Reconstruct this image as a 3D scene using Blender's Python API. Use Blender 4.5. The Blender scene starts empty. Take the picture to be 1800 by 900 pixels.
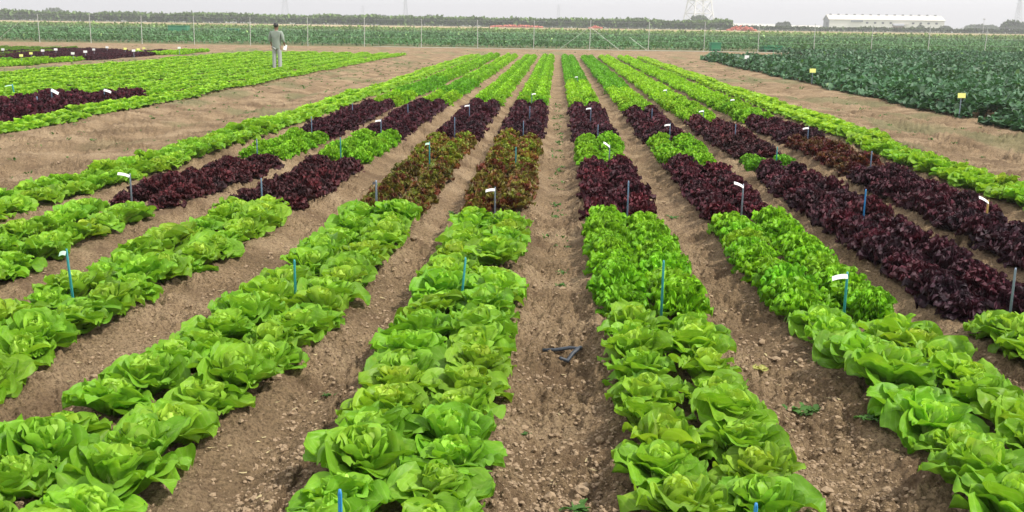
import bpy, math, random
import numpy as np
from mathutils import Matrix, Vector

rng = np.random.default_rng(11)
random.seed(11)
scene = bpy.context.scene
COL = scene.collection

# ------------------------------------------------------------------ camera
CAM_H = 1.7
def _n(v): return v / np.linalg.norm(v)
_Y = _n(np.array([81.0, 402.5, -1800.0]))            # where the rows run to, in the camera's own axes
_D2 = np.array([1081.0, 402.5 - 13.7, -1800.0])      # a second point of the horizon (slight roll)
_Z = np.cross(_D2, _Y); _Z = _n(_Z if _Z[1] > 0 else -_Z)
_X = _n(np.cross(_Y, _Z))
CM = np.array([_X, _Y, _Z])
cam_data = bpy.data.cameras.new('camera')
cam_data.sensor_width = 36.0
cam_data.lens = 36.0
cam_data.clip_start = 0.05
cam_data.clip_end = 9000
cam = bpy.data.objects.new('camera', cam_data)
COL.objects.link(cam)
m4 = Matrix([list(CM[0]) + [0], list(CM[1]) + [0], list(CM[2]) + [CAM_H], [0, 0, 0, 1]])
cam.matrix_world = m4
scene.camera = cam

def proj(p):
    """world points -> image px (1800 x 900), for deciding which plants the frame shows"""
    q = (np.atleast_2d(p) - np.array([0, 0, CAM_H])) @ CM
    zc = -q[:, 2]
    zc = np.where(zc < 0.05, 0.05, zc)
    return 900 + 1800 * q[:, 0] / zc, 450 - 1800 * q[:, 1] / zc, -q[:, 2]

# ------------------------------------------------------------------ light
SUN_EL, SUN_AZ = math.radians(52), math.radians(110)   # azimuth measured from +Y (view) towards +X (right)
world = bpy.data.worlds.new('World'); scene.world = world
world.use_nodes = True
wn, wl = world.node_tree.nodes, world.node_tree.links
wn.clear()
sky = wn.new('ShaderNodeTexSky'); sky.sky_type = 'NISHITA'; sky.sun_disc = False
sky.sun_elevation = SUN_EL; sky.sun_rotation = SUN_AZ
sky.air_density = 1.0; sky.dust_density = 4.0; sky.ozone_density = 2.0; sky.altitude = 0
hs = wn.new('ShaderNodeHueSaturation'); hs.inputs['Saturation'].default_value = 0.30
mixw = wn.new('ShaderNodeMix'); mixw.data_type = 'RGBA'
mixw.inputs[0].default_value = 0.72
mixw.inputs[7].default_value = (10.3, 10.2, 10.35, 1)      # thin even overcast
bg = wn.new('ShaderNodeBackground'); bg.inputs['Strength'].default_value = 0.10
wo = wn.new('ShaderNodeOutputWorld')
wl.new(sky.outputs[0], hs.inputs['Color']); wl.new(hs.outputs[0], mixw.inputs[6])
wl.new(mixw.outputs[2], bg.inputs['Color']); wl.new(bg.outputs[0], wo.inputs['Surface'])
sun_d = bpy.data.lights.new('sun', 'SUN')
sun_d.energy = 3.2; sun_d.angle = math.radians(4); sun_d.color = (1.0, 0.95, 0.87)
sun = bpy.data.objects.new('sun', sun_d); COL.objects.link(sun)
sdir = Vector((math.sin(SUN_AZ) * math.cos(SUN_EL), math.cos(SUN_AZ) * math.cos(SUN_EL), math.sin(SUN_EL)))
sun.rotation_euler = sdir.to_track_quat('Z', 'Y').to_euler()
sun.location = (20, 10, 40)
vs = scene.view_settings
vs.view_transform = 'Standard'; vs.look = 'None'; vs.exposure = 0.50; vs.gamma = 1.0; vs.use_curve_mapping = False
scene.render.engine = 'CYCLES'
scene.cycles.max_bounces = 6; scene.cycles.diffuse_bounces = 3; scene.cycles.glossy_bounces = 2
scene.cycles.transmission_bounces = 4; scene.cycles.transparent_max_bounces = 4; scene.cycles.volume_bounces = 0

# ------------------------------------------------------------------ helpers
def sm(a, b, x):
    t = np.clip((x - a) / (b - a), 0, 1)
    return t * t * (3 - 2 * t)

def make_mesh(name, V, F, mat=None, smooth=True, attrs=None, uv=None):
    me = bpy.data.meshes.new(name)
    V = np.asarray(V, dtype=np.float32); 
    F = np.asarray(F, dtype=np.int32)
    k = F.shape[1]
    me.vertices.add(len(V)); me.vertices.foreach_set('co', V.ravel())
    me.loops.add(F.size); me.loops.foreach_set('vertex_index', F.ravel())
    me.polygons.add(len(F))
    me.polygons.foreach_set('loop_start', np.arange(0, F.size, k, dtype=np.int32))
    me.polygons.foreach_set('use_smooth', np.full(len(F), smooth, dtype=bool))
    if attrs:
        for an, arr in attrs.items():
            a = me.color_attributes.new(an, 'FLOAT_COLOR', 'POINT')
            c = np.ones((len(V), 4), dtype=np.float32); c[:, :arr.shape[1]] = arr
            a.data.foreach_set('color', c.ravel())
    me.update(calc_edges=True)
    me.validate()
    if mat: me.materials.append(mat)
    return me

def link(name, me, parent=None, loc=None, rot=None):
    o = bpy.data.objects.new(name, me); COL.objects.link(o)
    if parent: o.parent = parent
    if loc is not None: o.location = loc
    if rot is not None: o.rotation_euler = rot
    return o

def tag(o, label=None, cat=None, group=None, kind=None):
    if label: o['label'] = label
    if cat: o['category'] = cat
    if group: o['group'] = group
    if kind: o['kind'] = kind
    return o

def empty(name, loc, rz=0.0):
    o = bpy.data.objects.new(name, None); COL.objects.link(o)
    o.empty_display_size = 0.1
    o.location = loc; o.rotation_euler = (0, 0, rz)
    return o

class MB:
    """collects boxes, tubes and loose quads into ONE mesh"""
    def __init__(s): s.v = []; s.f = []; s.n = 0
    def add(s, V, F):
        s.v += [tuple(map(float, p)) for p in V]
        s.f += [tuple(i + s.n for i in q) for q in F]
        s.n += len(V)
    def box(s, c, d, rz=0.0, rx=0.0, ry=0.0):
        M = Matrix.Rotation(rz, 3, 'Z') @ Matrix.Rotation(ry, 3, 'Y') @ Matrix.Rotation(rx, 3, 'X')
        P = []
        for sx in (-1, 1):
            for sy in (-1, 1):
                for sz in (-1, 1):
                    q = M @ Vector((sx * d[0] / 2, sy * d[1] / 2, sz * d[2] / 2))
                    P.append((c[0] + q.x, c[1] + q.y, c[2] + q.z))
        s.add(P, [(0, 1, 3, 2), (4, 6, 7, 5), (0, 4, 5, 1), (2, 3, 7, 6), (0, 2, 6, 4), (1, 5, 7, 3)])
        return s
    def tube(s, pts, r, n=8, cap=True):
        pts = [Vector(p) for p in pts]
        rr = r if isinstance(r, (list, tuple)) else [r] * len(pts)
        rings = []
        for i, p in enumerate(pts):
            a = pts[max(i - 1, 0)]; b = pts[min(i + 1, len(pts) - 1)]
            t = (b - a).normalized()
            u = t.cross(Vector((0, 0, 1)))
            if u.length < 1e-3: u = t.cross(Vector((0, 1, 0)))
            u.normalize(); w = t.cross(u)
            rings.append([p + (u * math.cos(k * 2 * math.pi / n) + w * math.sin(k * 2 * math.pi / n)) * rr[i] for k in range(n)])
        V = [q for R in rings for q in R]
        F = [(i * n + k, i * n + (k + 1) % n, (i + 1) * n + (k + 1) % n, (i + 1) * n + k) for i in range(len(pts) - 1) for k in range(n)]
        if cap:
            V += [pts[0], pts[-1]]; c0 = len(V) - 2
            F += [(c0, (k + 1) % n, k) for k in range(n)]
            o = (len(pts) - 1) * n
            F += [(c0 + 1, o + k, o + (k + 1) % n) for k in range(n)]
        s.add(V, F)
        return s
    def build(s, name, mat, parent=None, smooth=False, loc=None):
        me = bpy.data.meshes.new(name)
        me.from_pydata(s.v, [], s.f); me.update()
        if smooth: me.polygons.foreach_set('use_smooth', [True] * len(me.polygons))
        me.materials.append(mat)
        return link(name, me, parent, loc)

# value noise on numpy arrays
def _hash(ix, iy, seed):
    h = (ix.astype(np.int64) * 374761393 + iy.astype(np.int64) * 668265263 + seed * 1442695041) & 0xFFFFFFFF
    h = ((h ^ (h >> 13)) * 1274126177) & 0xFFFFFFFF
    h = h ^ (h >> 16)
    return (h & 0xFFFFFF) / float(0xFFFFFF)
def vnoise(x, y, seed=0):
    ix = np.floor(x); iy = np.floor(y); fx = x - ix; fy = y - iy
    fx = fx * fx * (3 - 2 * fx); fy = fy * fy * (3 - 2 * fy)
    a = _hash(ix, iy, seed); b = _hash(ix + 1, iy, seed); c = _hash(ix, iy + 1, seed); d = _hash(ix + 1, iy + 1, seed)
    return (a * (1 - fx) + b * fx) * (1 - fy) + (c * (1 - fx) + d * fx) * fy
def worley(x, y, seed=0):
    ix = np.floor(x); iy = np.floor(y); best = np.full(x.shape, 9.0)
    for dx in (-1, 0, 1):
        for dy in (-1, 0, 1):
            jx = ix + dx; jy = iy + dy
            px = jx + _hash(jx, jy, seed); py = jy + _hash(jx, jy, seed + 7)
            best = np.minimum(best, (px - x) ** 2 + (py - y) ** 2)
    return np.sqrt(best)

# ------------------------------------------------------------------ materials
def new_mat(name):
    m = bpy.data.materials.new(name); m.use_nodes = True
    n = m.node_tree.nodes; l = m.node_tree.links
    return m, n, l, n['Principled BSDF']

def simple_mat(name, col, rough=0.6, var=0.15, scale=6.0, metal=0.0, bump=0.0):
    m, n, l, b = new_mat(name)
    tc = n.new('ShaderNodeTexCoord'); no = n.new('ShaderNodeTexNoise')
    no.inputs['Scale'].default_value = scale; no.inputs['Detail'].default_value = 5
    l.new(tc.outputs['Object'], no.inputs['Vector'])
    mx = n.new('ShaderNodeMix'); mx.data_type = 'RGBA'
    mx.inputs[6].default_value = (*[c * (1 - var) for c in col], 1); mx.inputs[7].default_value = (*[min(1, c * (1 + var)) for c in col], 1)
    l.new(no.outputs['Fac'], mx.inputs[0]); l.new(mx.outputs[2], b.inputs['Base Color'])
    b.inputs['Roughness'].default_value = rough; b.inputs['Metallic'].default_value = metal
    if bump:
        bp = n.new('ShaderNodeBump'); bp.inputs['Strength'].default_value = bump; bp.inputs['Distance'].default_value = 0.01
        l.new(no.outputs['Fac'], bp.inputs['Height']); l.new(bp.outputs[0], b.inputs['Normal'])
    return m

def leaf_mat(name, outer, inner, rib, trans=0.35, rough=0.45, dark=None, vein=1.0, blister=38.0, var=0.22, coat=0.25, veins=False):
    """tone.r = heart factor, tone.g = random per leaf, tone.b = distance along the leaf; tint multiplies"""
    m, n, l, b = new_mat(name)
    def mix(a, bb, fac, mode='MIX'):
        q = n.new('ShaderNodeMix'); q.data_type = 'RGBA'; q.blend_type = mode
        for sock, val in ((6, a), (7, bb)):
            if isinstance(val, tuple): q.inputs[sock].default_value = (*val, 1)
            else: l.new(val, q.inputs[sock])
        if isinstance(fac, float): q.inputs[0].default_value = fac
        else: l.new(fac, q.inputs[0])
        return q.outputs[2]
    def math_(op, a, bb=None, c=None):
        q = n.new('ShaderNodeMath'); q.operation = op
        for i, v in enumerate((a, bb, c)):
            if v is None: continue
            if isinstance(v, (int, float)): q.inputs[i].default_value = v
            else: l.new(v, q.inputs[i])
        return q.outputs[0]
    at = n.new('ShaderNodeAttribute'); at.attribute_name = 'tone'
    sp = n.new('ShaderNodeSeparateColor'); l.new(at.outputs['Color'], sp.inputs[0])
    t2 = n.new('ShaderNodeAttribute'); t2.attribute_name = 'tint'
    oi = n.new('ShaderNodeObjectInfo')
    geo = n.new('ShaderNodeNewGeometry')
    c = mix(outer, inner, sp.outputs[0])
    if dark is not None:
        no0 = n.new('ShaderNodeTexNoise'); no0.inputs['Scale'].default_value = 9; no0.inputs['Detail'].default_value = 3
        l.new(geo.outputs['Position'], no0.inputs['Vector'])
        f = n.new('ShaderNodeMapRange'); f.inputs[1].default_value = 0.42; f.inputs[2].default_value = 0.62
        l.new(no0.outputs['Fac'], f.inputs[0])
        c = mix(c, dark, f.outputs[0])
    # ribs are paler towards the leaf base
    ribf = math_('MULTIPLY', math_('SUBTRACT', 1.0, sp.outputs[2]), 0.7 * vein)
    ribf = math_('MULTIPLY', ribf, ribf)
    c = mix(c, rib, ribf)
    no = n.new('ShaderNodeTexNoise'); no.inputs['Scale'].default_value = blister; no.inputs['Detail'].default_value = 3
    tc = n.new('ShaderNodeTexCoord'); l.new(tc.outputs['Object'], no.inputs['Vector'])
    if veins:
        mid = math_('SUBTRACT', 1.0, math_('MULTIPLY', math_('ABSOLUTE', math_('SUBTRACT', at.outputs['Alpha'], 0.5)), 16.0))
        mid = math_('MULTIPLY', math_('MAXIMUM', mid, 0.0), math_('SUBTRACT', 1.15, sp.outputs[2]))
        side = math_('POWER', math_('ABSOLUTE', math_('SINE', math_('MULTIPLY', sp.outputs[2], 21.0))), 14.0)
        vf = math_('MINIMUM', math_('ADD', math_('MULTIPLY', mid, 0.75), math_('MULTIPLY', side, 0.22)), 1.0)
        c = mix(c, rib, vf)
        # leaves have gone yellow in random patches, and are deeper green in others
        pn = n.new('ShaderNodeTexNoise'); pn.inputs['Scale'].default_value = 11; pn.inputs['Detail'].default_value = 4
        l.new(geo.outputs['Position'], pn.inputs['Vector'])
        pf = n.new('ShaderNodeMapRange'); pf.inputs[1].default_value = 0.60; pf.inputs[2].default_value = 0.74
        l.new(pn.outputs['Fac'], pf.inputs[0])
        c = mix(c, (0.34, 0.50, 0.040), math_('MULTIPLY', pf.outputs[0], 0.55))
        gn = n.new('ShaderNodeMapRange'); gn.inputs[1].default_value = 0.42; gn.inputs[2].default_value = 0.28
        l.new(pn.outputs['Fac'], gn.inputs[0])
        c = mix(c, (0.080, 0.27, 0.018), math_('MULTIPLY', gn.outputs[0], 0.5))
    k = math_('ADD', math_('MULTIPLY', math_('SUBTRACT', sp.outputs[1], 0.5), 2 * var), 1.0)
    k2 = math_('ADD', math_('MULTIPLY', math_('SUBTRACT', oi.outputs['Random'], 0.5), 0.16), 1.0)
    k3 = math_('ADD', math_('MULTIPLY', math_('SUBTRACT', no.outputs['Fac'], 0.5), 0.5), 1.0)
    k = math_('MULTIPLY', math_('MULTIPLY', k, k2), k3)
    sc = n.new('ShaderNodeVectorMath'); sc.operation = 'SCALE'
    l.new(c, sc.inputs[0]); l.new(k, sc.inputs[3])
    c = mix(sc.outputs[0], t2.outputs['Color'], 1.0, 'MULTIPLY')
    c = mix(c, oi.outputs['Color'], 1.0, 'MULTIPLY')
    bp = n.new('ShaderNodeBump'); bp.inputs['Strength'].default_value = 0.5; bp.inputs['Distance'].default_value = 0.006
    l.new(no.outputs['Fac'], bp.inputs['Height'])
    l.new(c, b.inputs['Base Color']); l.new(bp.outputs[0], b.inputs['Normal'])
    b.inputs['Roughness'].default_value = rough
    b.inputs['Specular IOR Level'].default_value = coat
    tr = n.new('ShaderNodeBsdfTranslucent')
    # light that comes through a leaf is yellower
    tw = mix(c, (1.15, 1.05, 0.55), 1.0, 'MULTIPLY')
    l.new(tw, tr.inputs['Color']); l.new(bp.outputs[0], tr.inputs['Normal'])
    ms = n.new('ShaderNodeMixShader'); ms.inputs[0].default_value = trans
    l.new(b.outputs[0], ms.inputs[1]); l.new(tr.outputs[0], ms.inputs[2])
    l.new(ms.outputs[0], n['Material Output'].inputs['Surface'])
    return m

M_BUTTER = leaf_mat('butterhead leaf', (0.190, 0.410, 0.022), (0.50, 0.70, 0.090), (0.42, 0.62, 0.14), trans=0.42, veins=True)
M_HEART = leaf_mat('butterhead heart', (0.38, 0.64, 0.06), (0.68, 0.84, 0.22), (0.62, 0.76, 0.28), trans=0.42, veins=True)
M_FRILL = leaf_mat('frilly leaf', (0.175, 0.430, 0.012), (0.30, 0.60, 0.03), (0.38, 0.55, 0.08), trans=0.40, blister=60)
M_RED = leaf_mat('red leaf', (0.058, 0.011, 0.019), (0.088, 0.015, 0.025), (0.07, 0.03, 0.02), trans=0.12, rough=0.55, blister=60, dark=(0.034, 0.010, 0.016), coat=0.25, var=0.35)
M_BRONZE = leaf_mat('bronze leaf', (0.125, 0.120, 0.018), (0.17, 0.23, 0.02), (0.2, 0.26, 0.05), trans=0.26, rough=0.42, blister=50, dark=(0.145, 0.042, 0.020), var=0.3)
M_SQUASH = leaf_mat('squash leaf', (0.033, 0.105, 0.040), (0.048, 0.135, 0.040), (0.08, 0.16, 0.06), trans=0.22, rough=0.5, blister=12, dark=(0.050, 0.135, 0.064), coat=0.4, var=0.4)
M_FAR = leaf_mat('field leaf', (0.085, 0.180, 0.070), (0.10, 0.20, 0.07), (0.14, 0.22, 0.08), trans=0.22, rough=0.6, blister=3, dark=(0.105, 0.200, 0.078), var=0.4)
M_HEDGE = leaf_mat('orchard leaf', (0.055, 0.105, 0.022), (0.07, 0.13, 0.03), (0.09, 0.13, 0.04), trans=0.2, rough=0.6, blister=0.6, dark=(0.085, 0.125, 0.030), var=0.4)
M_WEED = leaf_mat('weed leaf', (0.060, 0.150, 0.030), (0.09, 0.2, 0.04), (0.12, 0.2, 0.06), trans=0.25, rough=0.55, blister=40)

# soil
def soil_mat():
    m, n, l, b = new_mat('dry tilled soil')
    tc = n.new('ShaderNodeTexCoord')
    def noise(scale, det=6, rough=0.6):
        q = n.new('ShaderNodeTexNoise'); q.inputs['Scale'].default_value = scale; q.inputs['Detail'].default_value = det
        q.inputs['Roughness'].default_value = rough; l.new(tc.outputs['Object'], q.inputs['Vector']); return q.outputs['Fac']
    def ramp(f, stops):
        r = n.new('ShaderNodeValToRGB'); cr = r.color_ramp
        while len(cr.elements) > 1: cr.elements.remove(cr.elements[-1])
        cr.elements[0].position = stops[0][0]; cr.elements[0].color = (*stops[0][1], 1)
        for p, c in stops[1:]:
            e = cr.elements.new(p); e.color = (*c, 1)
        l.new(f, r.inputs[0]); return r.outputs[0]
    def mx(a, bb, f, mode='MIX'):
        q = n.new('ShaderNodeMix'); q.data_type = 'RGBA'; q.blend_type = mode
        for s, v in ((6, a), (7, bb)):
            if isinstance(v, tuple): q.inputs[s].default_value = (*v, 1)
            else: l.new(v, q.inputs[s])
        if isinstance(f, float): q.inputs[0].default_value = f
        else: l.new(f, q.inputs[0])
        return q.outputs[2]
    c = ramp(noise(1.1, 5), [(0.33, (0.190, 0.132, 0.076)), (0.5, (0.282, 0.200, 0.118)), (0.66, (0.375, 0.277, 0.172))])
    speck = ramp(noise(60, 4, 0.7), [(0.38, (0.42, 0.39, 0.37)), (0.48, (1, 1, 1)), (0.60, (1.35, 1.34, 1.30))])
    c = mx(c, speck, 0.8, 'MULTIPLY')
    grain = ramp(noise(260, 2, 0.6), [(0.35, (0.75, 0.74, 0.72)), (0.6, (1.18, 1.18, 1.18))])
    c = mx(c, grain, 0.7, 'MULTIPLY')
    # moist patches, reddish dark
    moist = ramp(noise(1.9, 4), [(0.52, (0, 0, 0)), (0.66, (1, 1, 1))])
    c = mx(c, (0.140, 0.088, 0.052), mx((0, 0, 0), moist, 0.6))
    # pale dirt track and yellow dry grass in the distance, from the terrain's own attribute
    at = n.new('ShaderNodeAttribute'); at.attribute_name = 'cover'
    sp = n.new('ShaderNodeSeparateColor'); l.new(at.outputs['Color'], sp.inputs[0])
    c = mx(c, (0.52, 0.43, 0.28), sp.outputs[0])
    c = mx(c, (0.30, 0.30, 0.10), sp.outputs[1])
    c = mx(c, (0.13, 0.17, 0.07), sp.outputs[2])
    l.new(c, b.inputs['Base Color']); b.inputs['Roughness'].default_value = 0.95; b.inputs['Specular IOR Level'].default_value = 0.12
    h1 = noise(55, 6, 0.75); h2 = noise(14, 3)
    ad = n.new('ShaderNodeMath'); ad.operation = 'MULTIPLY_ADD'; l.new(h2, ad.inputs[0]); ad.inputs[1].default_value = 1.4; l.new(h1, ad.inputs[2])
    bp = n.new('ShaderNodeBump'); bp.inputs['Strength'].default_value = 1.0; bp.inputs['Distance'].default_value = 0.035
    l.new(ad.outputs[0], bp.inputs['Height']); l.new(bp.outputs[0], b.inputs['Normal'])
    return m
M_SOIL = soil_mat()
M_CLOD = simple_mat('soil clod', (0.285, 0.204, 0.126), 0.95, 0.35, 60, bump=0.6)
M_GALV = simple_mat('galvanised steel', (0.52, 0.54, 0.50), 0.5, 0.2, 8, 0.3)
M_WIRE = simple_mat('fence wire', (0.45, 0.47, 0.44), 0.5, 0.1, 8, 0.3)
M_BLUE = simple_mat('blue plastic', (0.03, 0.22, 0.50), 0.4, 0.15, 30)
M_BLUEG = simple_mat('weathered blue plastic', (0.15, 0.24, 0.36), 0.5, 0.3, 40)
M_TEAL = simple_mat('teal plastic', (0.04, 0.30, 0.32), 0.45, 0.2, 40)
M_STEEL = simple_mat('grey blue steel', (0.22, 0.27, 0.34), 0.4, 0.2, 40, 0.2)
M_YELW = simple_mat('yellow bamboo', (0.50, 0.34, 0.10), 0.6, 0.2, 40)
M_TAG = simple_mat('white tag', (0.80, 0.80, 0.78), 0.45, 0.06, 30)
M_TAGG = simple_mat('pale green tag', (0.45, 0.68, 0.50), 0.45, 0.06, 30)
M_TAGB = simple_mat('black tag', (0.03, 0.03, 0.035), 0.5, 0.2, 30)
M_TAGY = simple_mat('yellow card', (0.78, 0.80, 0.22), 0.5, 0.06, 10)
M_BLACK = simple_mat('black drip pipe', (0.035, 0.045, 0.060), 0.55, 0.5, 45)
M_WHITEW = simple_mat('white wall', (0.80, 0.78, 0.70), 0.7, 0.06, 0.4)
M_ROOF = simple_mat('pale sheet roof', (0.60, 0.57, 0.50), 0.6, 0.08, 0.6)
M_DARKW = simple_mat('dark window and door grey', (0.10, 0.11, 0.12), 0.6, 0.2, 1)  # plain dark grey of the white shed's windows and door
M_GABLE = simple_mat('grey gable cladding', (0.28, 0.29, 0.30), 0.7, 0.1, 1)
M_BROWN = simple_mat('brown boards', (0.22, 0.15, 0.12), 0.8, 0.2, 2)
M_TOWER = simple_mat('pale tower steel', (0.78, 0.76, 0.74), 0.6, 0.08, 0.5)
M_PYLON = simple_mat('grey pylon steel', (0.50, 0.51, 0.53), 0.6, 0.08, 0.5)
M_GREENB = simple_mat('green bin plastic', (0.02, 0.20, 0.09), 0.5, 0.15, 3)
M_ORANGE = simple_mat('orange red crates', (0.58, 0.16, 0.10), 0.6, 0.25, 1.5)
M_TRUNK = simple_mat('bark', (0.12, 0.09, 0.06), 0.9, 0.2, 6)
M_SKIN = simple_mat('skin', (0.20, 0.105, 0.065), 0.5, 0.1, 20)
M_HAIR = simple_mat('black hair', (0.010, 0.009, 0.009), 0.5, 0.2, 60)
M_SHIRT = simple_mat('grey green cotton', (0.235, 0.275, 0.235), 0.85, 0.12, 14, bump=0.3)
M_TROUS = simple_mat('light grey cotton', (0.34, 0.355, 0.345), 0.85, 0.12, 12, bump=0.3)
M_SHOE = simple_mat('dark leather', (0.03, 0.028, 0.026), 0.5, 0.2, 30)
M_PALEPIPE = simple_mat('dusty pale hose', (0.55, 0.52, 0.45), 0.6, 0.2, 5)
M_YLEAF = leaf_mat('wilted yellow leaf', (0.42, 0.44, 0.12), (0.5, 0.48, 0.2), (0.5, 0.45, 0.2), trans=0.3)

# ------------------------------------------------------------------ the ground
BED = {'L1': -4.68, 'A': -3.62, 'B': -2.60, 'c': -1.50, 'D': -0.53, 'E': 0.60, 'F': 1.67, 'G': 2.66, 'H': 3.72, 'I': 4.80}
BX = sorted(BED.values())
LEFT_BEDS = [-9.0 - 1.04 * i for i in range(9)]
ROW_END = 59.5

def spread(x, y):
    """the beds fan out a little towards the near headland"""
    x = np.asarray(x, dtype=float); y = np.asarray(y, dtype=float); yy = np.maximum(y, 2.5)
    q = np.hypot(np.abs(x) / yy, 1.6 / yy - .22)
    bend = .11 * sm(3.5, 5.6, yy) * -1 + .11
    return 1 + bend * ((x < -.98) & (x > -2.15)) + .08 * sm(.15, .5, q) * (1 - sm(8, 13, yy)) * (np.abs(x) < 5.6) * (1 - .85 * sm(2.15, 2.4, x))
def soil_z(x, y):
    x = np.asarray(x, dtype=float); y = np.asarray(y, dtype=float)
    x_true = x
    x = x / spread(x, y)
    z = 1.5 * sm(130, 340, y)
    near = 1 - sm(60, 75, y)
    # each path between two beds is a shallow trough
    d = np.full(x.shape, 9.0)
    for b in BX + LEFT_BEDS: d = np.minimum(d, np.abs(x - b))
    inbeds = ((x > -5.35) & (x < 5.4)) | ((x > -18) & (x < -8.5))
    tr = -0.07 * sm(0.30, 0.50, d)
    z = z + np.where(inbeds, tr, -0.025) * near
    z = z - 0.09 * np.exp(-((x - 6.55) / 0.13) ** 2) * near - 0.07 * np.exp(-((x - 7.6) / 0.14) ** 2) * near
    z = z - 0.07 * np.exp(-((x + 6.4) / 0.2) ** 2) * near - 0.07 * np.exp(-((x + 7.7) / 0.2) ** 2) * near
    z = z + 0.05 * (vnoise(x_true / 1.6, y / 1.6, 1) - 0.5) * (0.4 + near) + 0.03 * (vnoise(x / 0.45, y / 0.6, 2) - 0.5) * near
    f = 1 - sm(14, 40, y)
    lump = 0.35 + 1.1 * sm(0.35, 0.7, vnoise(x / 0.35, y / 0.35, 31))
    w = np.where(f > 0, 1, 0)
    z = z + w * f * lump * (0.066 * (0.55 - worley(x / 0.10, y / 0.10, 3)) + 0.036 * (0.5 - worley(x / 0.04, y / 0.04, 5)))
    z = z + f * 0.018 * (vnoise(x / 0.018, y / 0.018, 9) - 0.5)
    return z

def ground():
    ys = list(np.linspace(-30, 2.0, 16))
    y = 2.5
    while y < 2550:
        ys.append(y); y += min(max(0.009, y * y * 0.0006), 60 if y > 200 else 3.0)
    ys = np.array(ys)
    ui = np.arange(-0.64, 0.6401, 0.00135)
    uo = 0.64 + np.cumsum(0.004 * 1.25 ** np.arange(17))
    u = np.concatenate([-uo[::-1], ui, uo])
    U, Yg = np.meshgrid(u, ys)
    Xg = U * (np.maximum(Yg, 2.5) + 0.0)
    far = Yg < 2.4
    Xg = np.where(far, U * (2.5 + (2.4 - Yg) * 0.6), Xg)
    Xg = np.clip(Xg, -1450, 1450) + U * 1e-3
    Z = soil_z(Xg, Yg)
    V = np.stack([Xg, Yg, Z], -1).reshape(-1, 3)
    ny, nx = Xg.shape
    i = np.arange(ny * nx).reshape(ny, nx)
    F = np.stack([i[:-1, :-1], i[:-1, 1:], i[1:, 1:], i[1:, :-1]], -1).reshape(-1, 4)
    x, yv = V[:, 0], V[:, 1]
    wob = (vnoise(x / 25, yv / 9, 21) - 0.5) * 12
    cov = np.zeros((len(V), 3))
    cov[:, 0] = sm(292, 300, yv + wob * .5) * (1 - sm(343, 350, yv)) * 0.9
    cov[:, 1] = sm(228, 236, yv + wob) * (1 - sm(290, 298, yv + wob * .5)) * (0.4 + 0.6 * vnoise(x / 6, yv / 3, 22))
    cov[:, 2] = sm(345, 352, yv) * 0.9 + (sm(80.5, 82, yv) * (1 - sm(225, 232, yv))) * 0.7
    # thin weed film along the tracks and headland
    wd = sm(0.62, 0.8, vnoise(x / 0.9, yv / 1.6, 23)) * (1 - sm(70, 78, yv)) * sm(12, 18, yv)
    cov[:, 2] = np.maximum(cov[:, 2], 0.45 * wd * (((x > 5.4) & (x < 8.2)) | ((x < -5.3) & (x > -8.6)) | (yv > 59.5)))
    wl_ = sm(0.45, 0.7, vnoise(x / 0.5, yv / 1.2, 24)) * ((x < -17.8) & (x > -20.2) & (yv < 70))
    cov[:, 2] = np.maximum(cov[:, 2], 0.8 * wl_)
    me = make_mesh('ground', V, F, M_SOIL, True, {'cover': cov})
    tag(link('ground', me), 'tilled brown field soil with paths between the lettuce beds', 'ground', kind='structure')
ground()

def gz(x, y): return float(soil_z(np.array([x]), np.array([y]))[0])

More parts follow.
